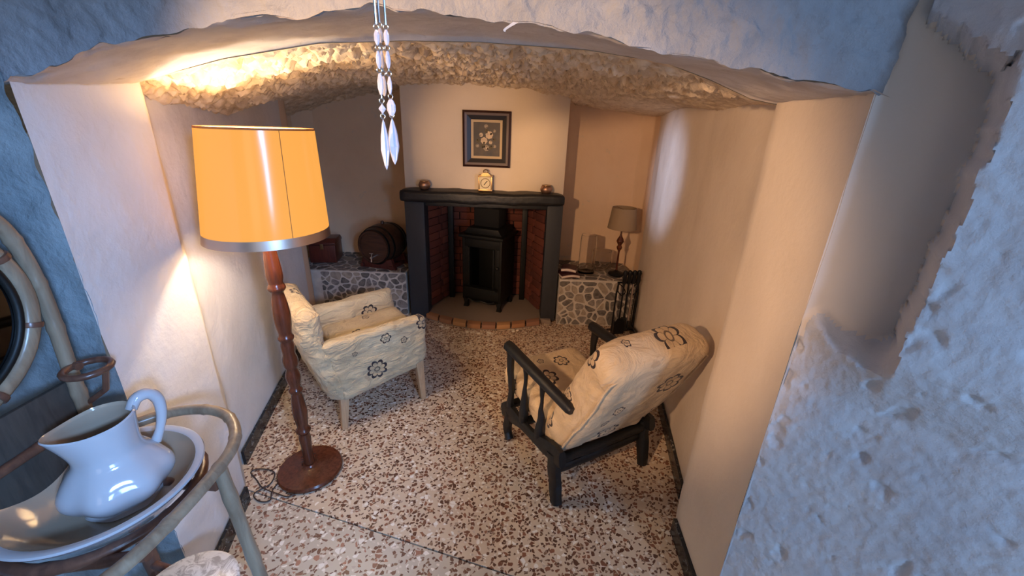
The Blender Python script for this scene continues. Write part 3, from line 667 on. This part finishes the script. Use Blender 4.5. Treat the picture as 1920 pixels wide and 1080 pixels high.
# ------------------------------------------------------------------ floor lamp
fl_ = thing('floor_lamp', 'lit floor lamp with orange drum shade and turned mahogany pole', 'lamp', (-1.015, 1.63, 0))
g = MB(); g.lathe([(0, 0), (.146, 0), (.154, .006), (.156, .018), (.150, .028), (.12, .034), (.045, .040), (.034, .048), (.030, .056), (0, .056)], 48); g.build('base', M_lampwood, fl_)
prof = [(.026, .050), (.024, .10), (.025, .17), (.029, .215), (.024, .245), (.034, .258), (.035, .268), (.024, .282), (.030, .33), (.034, .38), (.028, .45), (.023, .485), (.031, .497), (.031, .507), (.022, .52), (.028, .545), (.034, .575), (.028, .605), (.024, .622), (.032, .64), (.034, .67), (.026, .70),
        (.030, .74), (.026, .765), (.034, .778), (.034, .788), (.026, .80), (.034, .85), (.037, .90), (.031, .96), (.023, 1.005), (.036, 1.018), (.037, 1.030), (.028, 1.045), (.034, 1.075), (.032, 1.12), (.025, 1.19), (.024, 1.27), (.018, 1.30), (0, 1.30)]
g = MB(); g.lathe(rounded(prof, 1, False), 28); g.build('pole', M_lampwood, fl_)
SH = Matrix(((1, 0, .067, .012 - .067 * 1.25), (0, 1, 0, 0), (0, 0, 1, 0), (0, 0, 0, 1)))     # the shade sits a little askew
g = MB(); g.lathe([(.196, 1.668), (.2265, 1.288)], 96, SH, cap=False); g.build('lamp_shade', M_shade, fl_)
g = MB(); g.lathe([(.1935, 1.668), (.2240, 1.288)], 96, SH, cap=False); g.build('shade_lining', M_lining, fl_)
g = MB(); g.lathe([(.2270, 1.288), (.2310, 1.252), (.2285, 1.252), (.2245, 1.288)], 96, SH, cap=False); g.build('metal_band', M_steel, fl_)
g = MB(); g.lathe([(.197, 1.664), (.1955, 1.671), (.1935, 1.671), (.1945, 1.664)], 96, SH, cap=False); g.build('top_trim', M_trim, fl_)
aa = R(-40); g = MB(); sv = []
for rr, z, w_ in ((.2270, 1.288, .0012), (.2120, 1.478, .0012), (.1968, 1.664, .0012)):
    for q in (-w_, w_): sv.append(SH @ Vector((rr * cos(aa) - q * sin(aa), rr * sin(aa) + q * cos(aa), z)))
g.add(sv, [(0, 1, 3, 2), (2, 3, 5, 4)]); g.build('shade_seam', M_trim, fl_)
g = MB(); g.lathe([(.018, 1.30), (.020, 1.36), (.014, 1.38), (0, 1.38)], 20); g.build('bulb_socket', M_brass, fl_)
g = MB()
for a in (0, 2 * pi / 3, 4 * pi / 3): g.tube([(.01 * cos(a), .01 * sin(a), 1.375), (.195 * cos(a) + .038, .195 * sin(a), 1.66)], .0016, 6)
g.build('shade_carrier', M_brass, fl_)
BULB.parent = fl_; BULB.location = (0, 0, 1.42)
c = [(-1.12, 1.60, .006), (-1.14, 1.50, .006), (-1.12, 1.435, .006), (-1.17, 1.43, .006), (-1.215, 1.47, .006), (-1.17, 1.53, .008), (-1.19, 1.60, .010), (-1.27, 1.62, .008), (-1.31, 1.60, .006), (-1.25, 1.55, .006), (-1.19, 1.50, .012), (-1.10, 1.47, .010), (-1.05, 1.46, .006), (-1.02, 1.475, .006)]
g = MB(); g.tube(spline(c, 8), .0032, 6); tag(g.build('lamp_cord', M_cord), 'thin dark cord looped on the floor left of the lamp base', 'cord')

# ------------------------------------------------------------------ left armchair
fv = (.782, .623)
ac = thing('armchair', 'cream slip covered armchair with dark flower outlines beside the floor lamp', 'armchair', (-.915, 2.30, 0), math.atan2(fv[1], fv[0]) - pi / 2)
nx = (1, 0, 0)
F_arm = fabric('slipcover_side', [((.29, -.045, .36), nx, .056, 8, .3), ((.29, .02, .545), nx, .030, 6, .4), ((.29, .26, .585), nx, .045, 7, 0), ((.29, -.16, .50), nx, .014, 5, 0), ((.29, .13, .50), nx, .020, 5, 0), ((-.2, .1, .50), nx, .05, 7, 0)], wr=.55, wsc=11, stretch=(1, .5, 1.2))
F_back = fabric('slipcover_back', [((-.10, -.28, .62), (0, 1, .2), .062, 8, .2), ((.0, -.33, .815), (0, 0, 1), .05, 8, 0), ((-.05, -.36, .60), (0, 1, 0), .001, 8, 0), ((.12, -.40, .66), (.3, 1, 0), .05, 8, 0), ((-.22, -.32, .80), (0, 0, 1), .03, 6, 0), ((.28, -.30, .60), nx, .016, 5, 0)], wr=.55, wsc=11)
F_seat = fabric('slipcover_seat', [((.02, .12, .44), (0, 0, 1), .050, 8, 0), ((-.12, .20, .44), (0, 0, 1), .026, 6, 0), ((.06, -.06, .44), (0, 0, 1), .04, 7, 0), ((-.13, .05, .44), (0, 0, 1), .025, 5, 0)], wr=.4, wsc=9)
def wrk(p, a=.006): return Vector(p) + Vector((fbm(p, 13, 4), fbm(Vector(p) + Vector((7, 0, 0)), 13, 4), fbm(Vector(p) + Vector((0, 7, 0)), 11, 4))) * a * 1.25 + Vector((fbm((p[0] * 1.5, p[1] * .6, p[2] * 2 + p[1]), 22, 2), fbm((p[0], p[1] + 3, p[2] * 2 + p[0]), 20, 2), 0)) * a * .55
def arm_w(s):
    def f(p):
        t = (p.y + .26) / .54; zb = .205 + .105 * t; ztp = .600 + .025 * t
        z = zb + (p.z / .40 + .5) * (ztp - zb); k = max(0, (z - .52) / .1)
        y = p.y - .0 + .015; 
        if t < .25: y -= (.25 - t) * .35 * max(0, (z - .25) / .4)
        return wrk((p.x + s * .247 + s * .010 * k, y, z))
    return f
for s in (1, -1):
    g = MB(); g.rbox((.085, .53, .40), .034, 40, arm_w(s)); g.build('arm', F_arm, ac)
def back_w(p):
    t = (p.z + .31) / .62; z = .20 + t * .62
    y = p.y - .255 - .105 * min(1, t * 1.5) - .02 * t + .02 * (p.x / .26) ** 2
    z += -.02 * (abs(p.x) / .27) ** 3 * t + .008 * cos(p.x * 14) * (t > .9)
    return wrk((p.x * (1 + .04 * sin(pi * t)), y, z), .007)
g = MB(); g.rbox((.545, .125, .62), .055, 42, back_w); g.build('backrest', F_back, ac)
g = MB(); g.rbox((.44, .50, .15), .045, 22, lambda p: wrk((p.x, p.y + .035, p.z + .405 + .02 * cos(p.x * 6) + .05 * (p.y + .25)), .005)); g.build('seat_cushion', F_seat, ac)
g = MB(); g.rbox((.50, .48, .12), .03, 16, lambda p: wrk((p.x, p.y - .0 + .01, p.z + .275 + .15 * (p.y)), .003)); g.build('seat_frame', F_seat, ac)
for x, y, z in ((.235, -.235, .23), (-.235, -.235, .23), (.235, .235, .33), (-.235, .235, .33)):
    g = MB(); dy = .02 if y > 0 else -.02
    g.add([(x + i * .017, y + dy + j * .017, 0) for i, j in ((-1, -1), (1, -1), (1, 1), (-1, 1))] + [(x + i * .026, y + j * .026, z) for i, j in ((-1, -1), (1, -1), (1, 1), (-1, 1))], [(3, 2, 1, 0), (4, 5, 6, 7), (0, 1, 5, 4), (1, 2, 6, 5), (2, 3, 7, 6), (3, 0, 4, 7)])
    g.build('leg', M_legwood, ac, bevel=.005)

# ------------------------------------------------------------------ right chair
fv = (-.483, .876)
rc = thing('wooden_armchair', 'low black wooden armchair with thick reclined flowered cushion, seen from behind', 'armchair', (.379, 1.841, 0), math.atan2(fv[1], fv[0]) - pi / 2)
def bk_n(): return (0, .90, .36)
G_back = fabric('cushion_back', [((.13, -.40, .70), (0, .92, .38), .062, 7, .3), ((-.10, -.34, .60), (0, .92, .38), .030, 6, .3), ((-.03, -.23, .38), (0, .92, .38), .055, 7, .3), ((.06, -.43, .965), (0, .35, 1), .062, 7, .2), ((-.27, -.36, .88), nx, .045, 5, .2), ((-.27, -.24, .62), nx, .030, 6, 0), ((-.15, -.42, .93), (0, .4, 1), .018, 5, 0), ((-.27, -.10, .40), nx, .05, 6, .2), ((-.12, -.30, .50), (0, .92, .38), .022, 5, 0), ((.22, -.27, .46), (0, .92, .38), .03, 5, 0)], c1=(.66, .50, .31), c2=(.54, .39, .23), wr=.30, wsc=7)
G_seat = fabric('cushion_seat', [((-.10, .16, .42), (0, 0, 1), .058, 7, .2), ((.06, .26, .42), (0, 0, 1), .045, 7, 0), ((.10, .08, .42), (0, 0, 1), .04, 6, 0), ((-.25, .25, .36), nx, .03, 6, 0), ((-.06, .30, .42), (0, 0, 1), .02, 5, 0)], c1=(.66, .50, .31), c2=(.54, .39, .23), wr=.35, wsc=7)
def cb(p):
    t = (p.z + .385) / .77                      # up the back
    y = -.125 - t * .325 + p.y * .92; z = .275 + t * .655 + p.y * .42
    y -= .022 * sin(pi * t) * (1 if p.y < 0 else -1) * .8
    x = p.x * (1 + .03 * t)
    sag = .025 * (abs(p.x) / .27) ** 4
    return wrk((x, y, z - sag * t), .005)
g = MB(); g.rbox((.535, .165, .77), .060, 30, cb); g.build('back_cushion', G_back, rc)
g = MB(); g.tube([cb(Vector((-.262, -.068, -.31 + i * .062))) for i in range(11)] + [cb(Vector((-.22 + i * .055, -.070, .325))) for i in range(9)] + [cb(Vector((.262, -.068, .31 - i * .062))) for i in range(11)], .0045, 6); g.build('piping', G_back, rc)
g = MB(); g.rbox((.52, .58, .14), .055, 24, lambda p: wrk((p.x, p.y + .105, p.z + .335 + .012 * cos(p.x * 7) + .10 * (p.y)), .005)); g.build('seat_cushion', G_seat, rc)
def lump(p, a=.006): return Vector(p) + Vector((fbm(p, 15, 2), fbm(Vector(p) + Vector((4, 4, 0)), 15, 2), fbm(Vector(p) + Vector((0, 4, 4)), 15, 2))) * a
def beam(path, w, h, name, n=6):
    P = spline(path, n); g = MB(); v = []; f = []
    for i, p in enumerate(P):
        t = (P[min(i + 1, len(P) - 1)] - P[max(i - 1, 0)]).normalized()
        a = Vector((1, 0, 0)) if abs(t.x) < .7 else Vector((0, 1, 0)); b = t.cross(a).normalized(); a = b.cross(t)
        u = i / (len(P) - 1); ww = w(u) if callable(w) else w; hh = h(u) if callable(h) else h
        for k in range(8):
            th = 2 * pi * (k + .5) / 8; cx = max(-.85, min(.85, 1.2 * cos(th))); sy = max(-.85, min(.85, 1.2 * sin(th)))
            v.append(lump(p + a * cx * ww + b * sy * hh, .004))
    for i in range(len(P) - 1):
        for k in range(8): f.append((i * 8 + k, i * 8 + (k + 1) % 8, (i + 1) * 8 + (k + 1) % 8, (i + 1) * 8 + k))
    f += [tuple(range(8))[::-1], tuple(range((len(P) - 1) * 8, len(P) * 8))]
    g.add(v, f); return g.build(name, M_chairwood, rc, sharp=50)
for s in (-1, 1):
    x = s * .285
    g = MB(); g.tube([(x, -.30, .578), (x, -.28, .582), (x, 0, .592), (x, .25, .600), (x, .285, .600), (x, .30, .598)], [.018, .026, .029, .031, .030, .016], 14); g.build('arm_rest', M_chairwood, rc)
    beam([(x, .24, .20), (x, .235, .34), (x, .25, .46), (x, .245, .59)], lambda u: .022 - .006 * sin(pi * u), lambda u: .030 - .008 * sin(pi * u), 'arm_post')
    for yy in (.09, -.07): beam([(x, yy, .22), (x, yy, .32), (x, yy, .45), (x, yy, .58)], lambda u: .018 + .008 * sin(2 * pi * u), lambda u: .020 + .009 * sin(2 * pi * u), 'spindle')
    beam([(x, .31, .165), (x, .24, .195), (x, .10, .215), (x, -.05, .235), (x, -.18, .265), (x, -.27, .285)], .024, lambda u: .046 + .016 * sin(3 * pi * u), 'side_rail')
    beam([(x, .235, .19), (x, .255, .12), (x, .265, .05), (x, .235, 0.004)], .026, lambda u: .034 - .010 * u, 'leg')
    beam([(x, -.20, .27), (x, -.215, .18), (x, -.235, .10), (x, -.255, 0.004)], .029, lambda u: .048 - .018 * u, 'leg')
beam([(-.27, -.215, .235), (0, -.21, .225), (.27, -.215, .235)], .03, .022, 'rear_rail')
beam([(-.30, -.205, .165), (0, -.205, .16), (.30, -.205, .165)], .018, .028, 'stretcher')
beam([(-.27, .27, .22), (0, .275, .22), (.27, .27, .22)], .030, .020, 'front_rail')
for yy in (-.08, .08): g = MB(); g.box((0, yy, .245), (.56, .05, .015)); g.build('seat_slat', M_chairwood, rc, bevel=.003)

# ------------------------------------------------------------------ washstand
WX = -1.12
ws = thing('washstand', 'bamboo washstand with round mirror standing in the left corner', 'washstand', (-.97, .74, 0))
def S(p): return Vector((p[0] + .97, p[1] - .74, p[2]))
CX, CY = -.972, .742
def node_tube(pts, r, name, m=M_bamboo, n=8, nodes=6, closed=False, seg=14):
    P = spline(pts, n); k = max(1, len(P) // nodes)
    rr = [r * (1.13 if i % k == k // 2 else 1.0) for i in range(len(P))]
    g = MB(); g.tube([S(p) for p in P], rr, seg); return g.build(name, m, ws)
HZ = .872
hoop = [(-1.10, .905, HZ - .01), (-1.07, .94, HZ), (-1.01, .992, HZ), (-.93, 1.012, HZ), (-.85, .995, HZ), (-.787, .944, HZ), (-.742, .87, HZ), (-.727, .78, HZ), (-.728, .65, HZ), (-.748, .53, HZ), (-.80, .44, HZ), (-.90, .40, HZ), (-1.02, .42, HZ - .01)]
node_tube(hoop, .0150, 'hoop', nodes=9)
ring = [(CX + .185 * cos(a), CY + .185 * sin(a), .822) for a in np.linspace(0, 2 * pi, 25)]
node_tube(ring, .013, 'basin_ring', M_cane2, 3, 12)
# legs
for a, b in (((-.735, .80, HZ), (-.655, .78, 0)), ((-.80, .45, HZ), (-.76, .36, 0))):
    m_ = [tuple(a[i] + (b[i] - a[i]) * t for i in range(3)) for t in (0, .33, .66, 1)]; node_tube(m_, .0165, 'leg', nodes=4)
for y in (.885, .395):
    node_tube([(WX, y, .0), (WX, y, .5), (WX, y, .95)], .019, 'leg', M_cane2, nodes=4)
# tall arch carrying the mirror
ap = [(WX, .878, .92), (WX, .882, 1.08), (WX, .889, 1.22), (WX, .890, 1.31), (WX, .882, 1.40), (WX, .860, 1.475), (WX, .80, 1.545), (WX, .72, 1.585), (WX, .64, 1.595), (WX, .56, 1.585), (WX, .48, 1.545), (WX, .42, 1.475), (WX, .398, 1.40), (WX, .392, 1.31), (WX, .392, 1.08), (WX, .395, .92)]
node_tube(ap, .0155, 'mirror_arch', nodes=12)
MC = S((WX + .004, .64, 1.31)); MR = Matrix.Translation(MC) @ Matrix.Rotation(R(90), 4, 'Y')
g = MB()
def tor(g, r, rad, M, sq=1):
    pr = [(r + rad * cos(a), rad * sq * sin(a)) for a in [2 * pi * k / 12 for k in range(13)]]; g.lathe(pr, 64, M, cap=False)
tor(g, .214, .018, MR, .8); g.build('mirror_frame', M_bamboo, ws)
g = MB(); tor(g, .188, .008, Matrix.Translation((.006, 0, 0)) @ MR); g.build('mirror_bead', M_iron, ws)
g = MB(); g.lathe([(0, -.004), (.186, -.004), (.186, .003), (0, .003)], 64, MR); g.build('mirror', M_mirror, ws)
for a in range(0, 360, 45):
    g = MB(); c_ = MC + Vector((0, sin(R(a + 20)) * .214, cos(R(a + 20)) * .214)); g.lathe([(.0205, -.006), (.0215, 0), (.0205, .006)], 12, Matrix.Translation(c_) @ Matrix.Rotation(-R(a + 20) + R(90), 4, 'X').inverted() if False else Matrix.Translation(c_) @ Matrix.Rotation(-R(a + 20), 4, 'X') @ Matrix.Rotation(R(90), 4, 'X')); g.build('binding', M_cane2, ws)
M_panel = wood('stand_shadow_panel', (.075, .062, .050), (.05, .042, .035), 9, .6, .2)
g = MB(); g.box(S((WX - .012, .64, .935)), (.012, .47, .25)); g.build('shadow_panel', M_panel, ws, bevel=.003)  # dark sheet added in place of the stand's shadow on the wall
# little ring holder on the post
rh = [(-1.062 + .045 * cos(a), .872 + .045 * sin(a), 1.10) for a in np.linspace(0, 2 * pi, 17)]
g = MB(); g.tube([S(p) for p in rh[:-1]], .0085, 10, closed=True); g.build('cup_ring', M_cane2, ws)
g = MB(); g.tube([S((-1.030, .885, 1.095)), S((-1.05, .885, 1.03)), S((-1.112, .885, .985))], .007, 8); g.build('ring_strut', M_cane2, ws)
g = MB(); g.tube([S((-1.115, .885, 1.10)), S((-1.09, .88, 1.10))], .010, 8); g.build('ring_bracket', M_cane2, ws)
# back rail and cross pieces
node_tube([(WX, .40, .95), (WX, .64, .95), (WX, .88, .95)], .012, 'back_rail', M_cane2, nodes=3)
node_tube([(-1.10, .55, .80), (-.94, .58, .80), (-.76, .60, .82)], .013, 'cross_rail', M_cane2, nodes=3)
node_tube([(-1.10, .88, .78), (-.95, .82, .79), (-.755, .80, .80)], .013, 'cross_rail', M_cane2, nodes=3)
# lower shelf
SX, SY, SZ = -.925, .775, .40
g = MB(); g.lathe([(0, -.012), (.128, -.012), (.136, -.006), (.136, .006), (.130, .011), (0, .011)], 48, Matrix.Translation(S((SX, SY, SZ - .01)))); g.build('marble_shelf', M_marble, ws)
for a, b in (((-.70, .788, .37), (-1.12, .88, .37)), ((-.78, .41, .37), (-.95, .72, .37)), ((-1.12, .40, .37), (-.97, .74, .37))):
    node_tube([a, tuple((a[i] + b[i]) / 2 for i in range(3)), b], .012, 'shelf_rail', M_cane2, nodes=3)

bs = thing('wash_basin', 'wide white porcelain basin set in the bamboo washstand', 'basin', (CX, CY, .775))
g = MB(); g.lathe(rounded([(0, .012), (.07, .013), (.11, .020), (.15, .046), (.176, .078), (.186, .090), (.197, .096), (.200, .100), (.197, .1035), (.186, .100), (.1765, .095)], 1, False) , 72)
g = MB(); inn = [(0, .014), (.07, .015), (.11, .024), (.145, .050), (.165, .078), (.178, .094)]
g.lathe(inn, 72, cap=False); g.build('bowl_inside', M_porc2, bs)
g = MB(); g.lathe([(.178, .094), (.190, .099), (.1965, .098), (.1985, .093), (.194, .086), (.178, .070), (.155, .040), (.115, .012), (.07, .002), (.06, 0), (0, 0)], 72, cap=False); g.build('bowl_outside', M_porc, bs)
jg = thing('water_jug', 'white porcelain water jug with wide spout standing in the basin', 'jug', (-.965, .768, .790), math.atan2(-.125, -.065))
prof = [(0, .0), (.070, .0), (.076, .006), (.076, .016), (.094, .036), (.106, .058), (.106, .080), (.096, .102), (.082, .122), (.070, .138), (.064, .154), (.063, .172), (.065, .200), (.067, .222), (.068, .236)]
def jug_pt(r, z, a):
    t = max(0, (z - .14) / .095); sp = math.exp(-(a / .62) ** 2) if a <= pi else math.exp(-((a - 2 * pi) / .62) ** 2)
    k = 1 + .034 * cos(7 * a) * math.exp(-((z - .06) / .06) ** 2) + .008 * cos(7 * a)
    rr = r * k * (1 + .04 * t) + .022 * sp * t ** 1.5 ; zz = z + .010 * sp * t ** 2 - .005 * t * t * cos(a)
    return Vector((rr * cos(a), rr * sin(a) * (1 - .06 * t), zz))
pf = [tuple(p) for p in spline([(r, z, 0) for r, z in prof], 4)]
n_ = 72; g = MB()
inn = [(max(0, r - .006), z + (.006 if r < .07 and z < .03 else 0)) for r, z, _ in pf[::-1]]
allp = [(r, z) for r, z, _ in pf] + [(pf[-1][0] - .003, pf[-1][1] + .003)]
g.grid(n_, len(allp), lambda u, v: jug_pt(*allp[round(v * (len(allp) - 1))], 2 * pi * u), True); g.build('jug_body', M_porc, jg)
ip = [(pf[-1][0] - .003, pf[-1][1] + .003)] + inn[1:]
g = MB(); g.grid(n_, len(ip), lambda u, v: jug_pt(*ip[round(v * (len(ip) - 1))], 2 * pi * u), True); g.build('jug_inside', M_porc2, jg)
hp = spline([(-.064, 0, .228), (-.080, 0, .250), (-.104, 0, .250), (-.119, 0, .224), (-.117, 0, .180), (-.104, 0, .140), (-.088, 0, .110)], 8)
g = MB(); g.tube(hp, [.010 + .004 * abs(math.sin(pi * i / len(hp) + .6)) for i in range(len(hp))], 12); g.build('handle', M_porc, jg)

# ------------------------------------------------------------------ crystal strands
def strand(lab, x, y, zs, ztop=2.335):
    t = thing('crystal_strand', lab, 'crystal pendant', (x, y, 0), 0, 'crystal strands hanging near the viewer')
    g = MB(); g.tube([(0, 0, zs[0][0] + zs[0][1] / 2 + .004), (0, 0, ztop)], .0011, 6); g.build('wire', M_chrome, t)
    for i, (z, h, wd, kind) in enumerate(zs):
        M_ = Matrix.Translation((0, 0, z)) @ Matrix.Rotation(.4 + i, 4, 'Z')
        if kind == 'bead': pr = [(0, -h / 2), (wd * .25, -h * .46), (wd / 2, -h * .18), (wd / 2, h * .18), (wd * .25, h * .46), (0, h / 2)]
        elif kind == 'diamond': pr = [(0, -h / 2), (wd / 2, 0), (0, h / 2)]
        else: pr = [(0, -h / 2), (wd * .22, -h * .40), (wd / 2, -h * .10), (wd * .40, h * .18), (wd * .16, h * .42), (0, h / 2)]
        g = MB(); g.lathe(pr, 8, M_, sy=.7); g.build('drop' if kind == 'drop' else 'bead', M_cryst, t, smooth=False)
        g = MB(); tor(g, .0024, .0006, Matrix.Translation((0, 0, z + h / 2 + .0025)) @ Matrix.Rotation(R(90), 4, 'X')); g.build('link', M_chrome, t)
        if i: 
            zz = zs[i - 1][0] - zs[i - 1][1] / 2
            g = MB(); g.tube([(0, 0, z + h / 2 + .005), (0, 0, zz)], .0007, 6); g.build('pin', M_chrome, t)
strand('crystal strand ending in a slim long drop, left one', -0.1438, 0.47, [(1.7796, 0.0139, 0.0056, 'bead'), (1.7599, 0.0163, 0.0067, 'bead'), (1.7375, 0.021, 0.0075, 'bead'), (1.7142, 0.0104, 0.0078, 'diamond'), (1.678, 0.0528, 0.0116, 'drop')])
strand('crystal strand ending in a broad long drop, right one', -0.1385, 0.485, [(1.7824, 0.0144, 0.0057, 'bead'), (1.7621, 0.0168, 0.0069, 'bead'), (1.738, 0.0175, 0.0057, 'bead'), (1.7161, 0.0171, 0.0091, 'bead'), (1.681, 0.0497, 0.0147, 'drop')])
strand('short crystal strand of three beads hanging behind the long ones', -0.1492, 0.5, [(1.7868, 0.0148, 0.0049, 'bead'), (1.7639, 0.0174, 0.0056, 'bead'), (1.738, 0.0203, 0.0064, 'bead')])
# plaster flake curling off the arch
fk = MB(); fk.grid(3, 10, lambda u, v: (-.012 + .010 * (u - .5) * (1 - v * .8) - .022 * sin(v * 2.2) , .955 + .004 * u, 1.897 - .030 * v + .012 * v * v))
tag(fk.build('plaster_flake', M_white), 'small white flake curling down from the middle of the arch edge', 'flake')

# sub-parts: pieces that belong to a part of their thing (all parts share the thing's own coordinates)
SUB = {'floor_lamp': {'shade_lining': 'lamp_shade', 'metal_band': 'lamp_shade', 'top_trim': 'lamp_shade', 'shade_seam': 'lamp_shade', 'bulb_socket': 'pole'},
       'wine_barrel': {'tap_handle': 'tap'}, 'mantel_clock': {'dial_ring': 'dial_plate', 'hand': 'dial_plate'}, 'washstand': {'mirror': 'mirror_frame', 'mirror_bead': 'mirror_frame', 'binding': 'mirror_frame', 'ring_strut': 'cup_ring', 'ring_bracket': 'cup_ring'},
       'wooden_armchair': {'piping': 'back_cushion'}, 'wooden_chest': {'clasp': 'lid'}, 'wood_stove': {'heat_hood': 'top_plate'}, 'table_lamp': {'shade_carrier': 'lamp_shade'},
       'framed_picture': {'moulding': 'frame', 'inner_moulding': 'frame'}}
for root in [o for o in COL.objects if o.parent is None and o.type == 'EMPTY']:
    tab = SUB.get(root.name.split('.')[0])
    if not tab: continue
    kids = list(root.children)
    for k in kids:
        p = tab.get(k.name.split('.')[0])
        if p:
            for q in kids:
                if q.name.split('.')[0] == p: k.parent = q; break
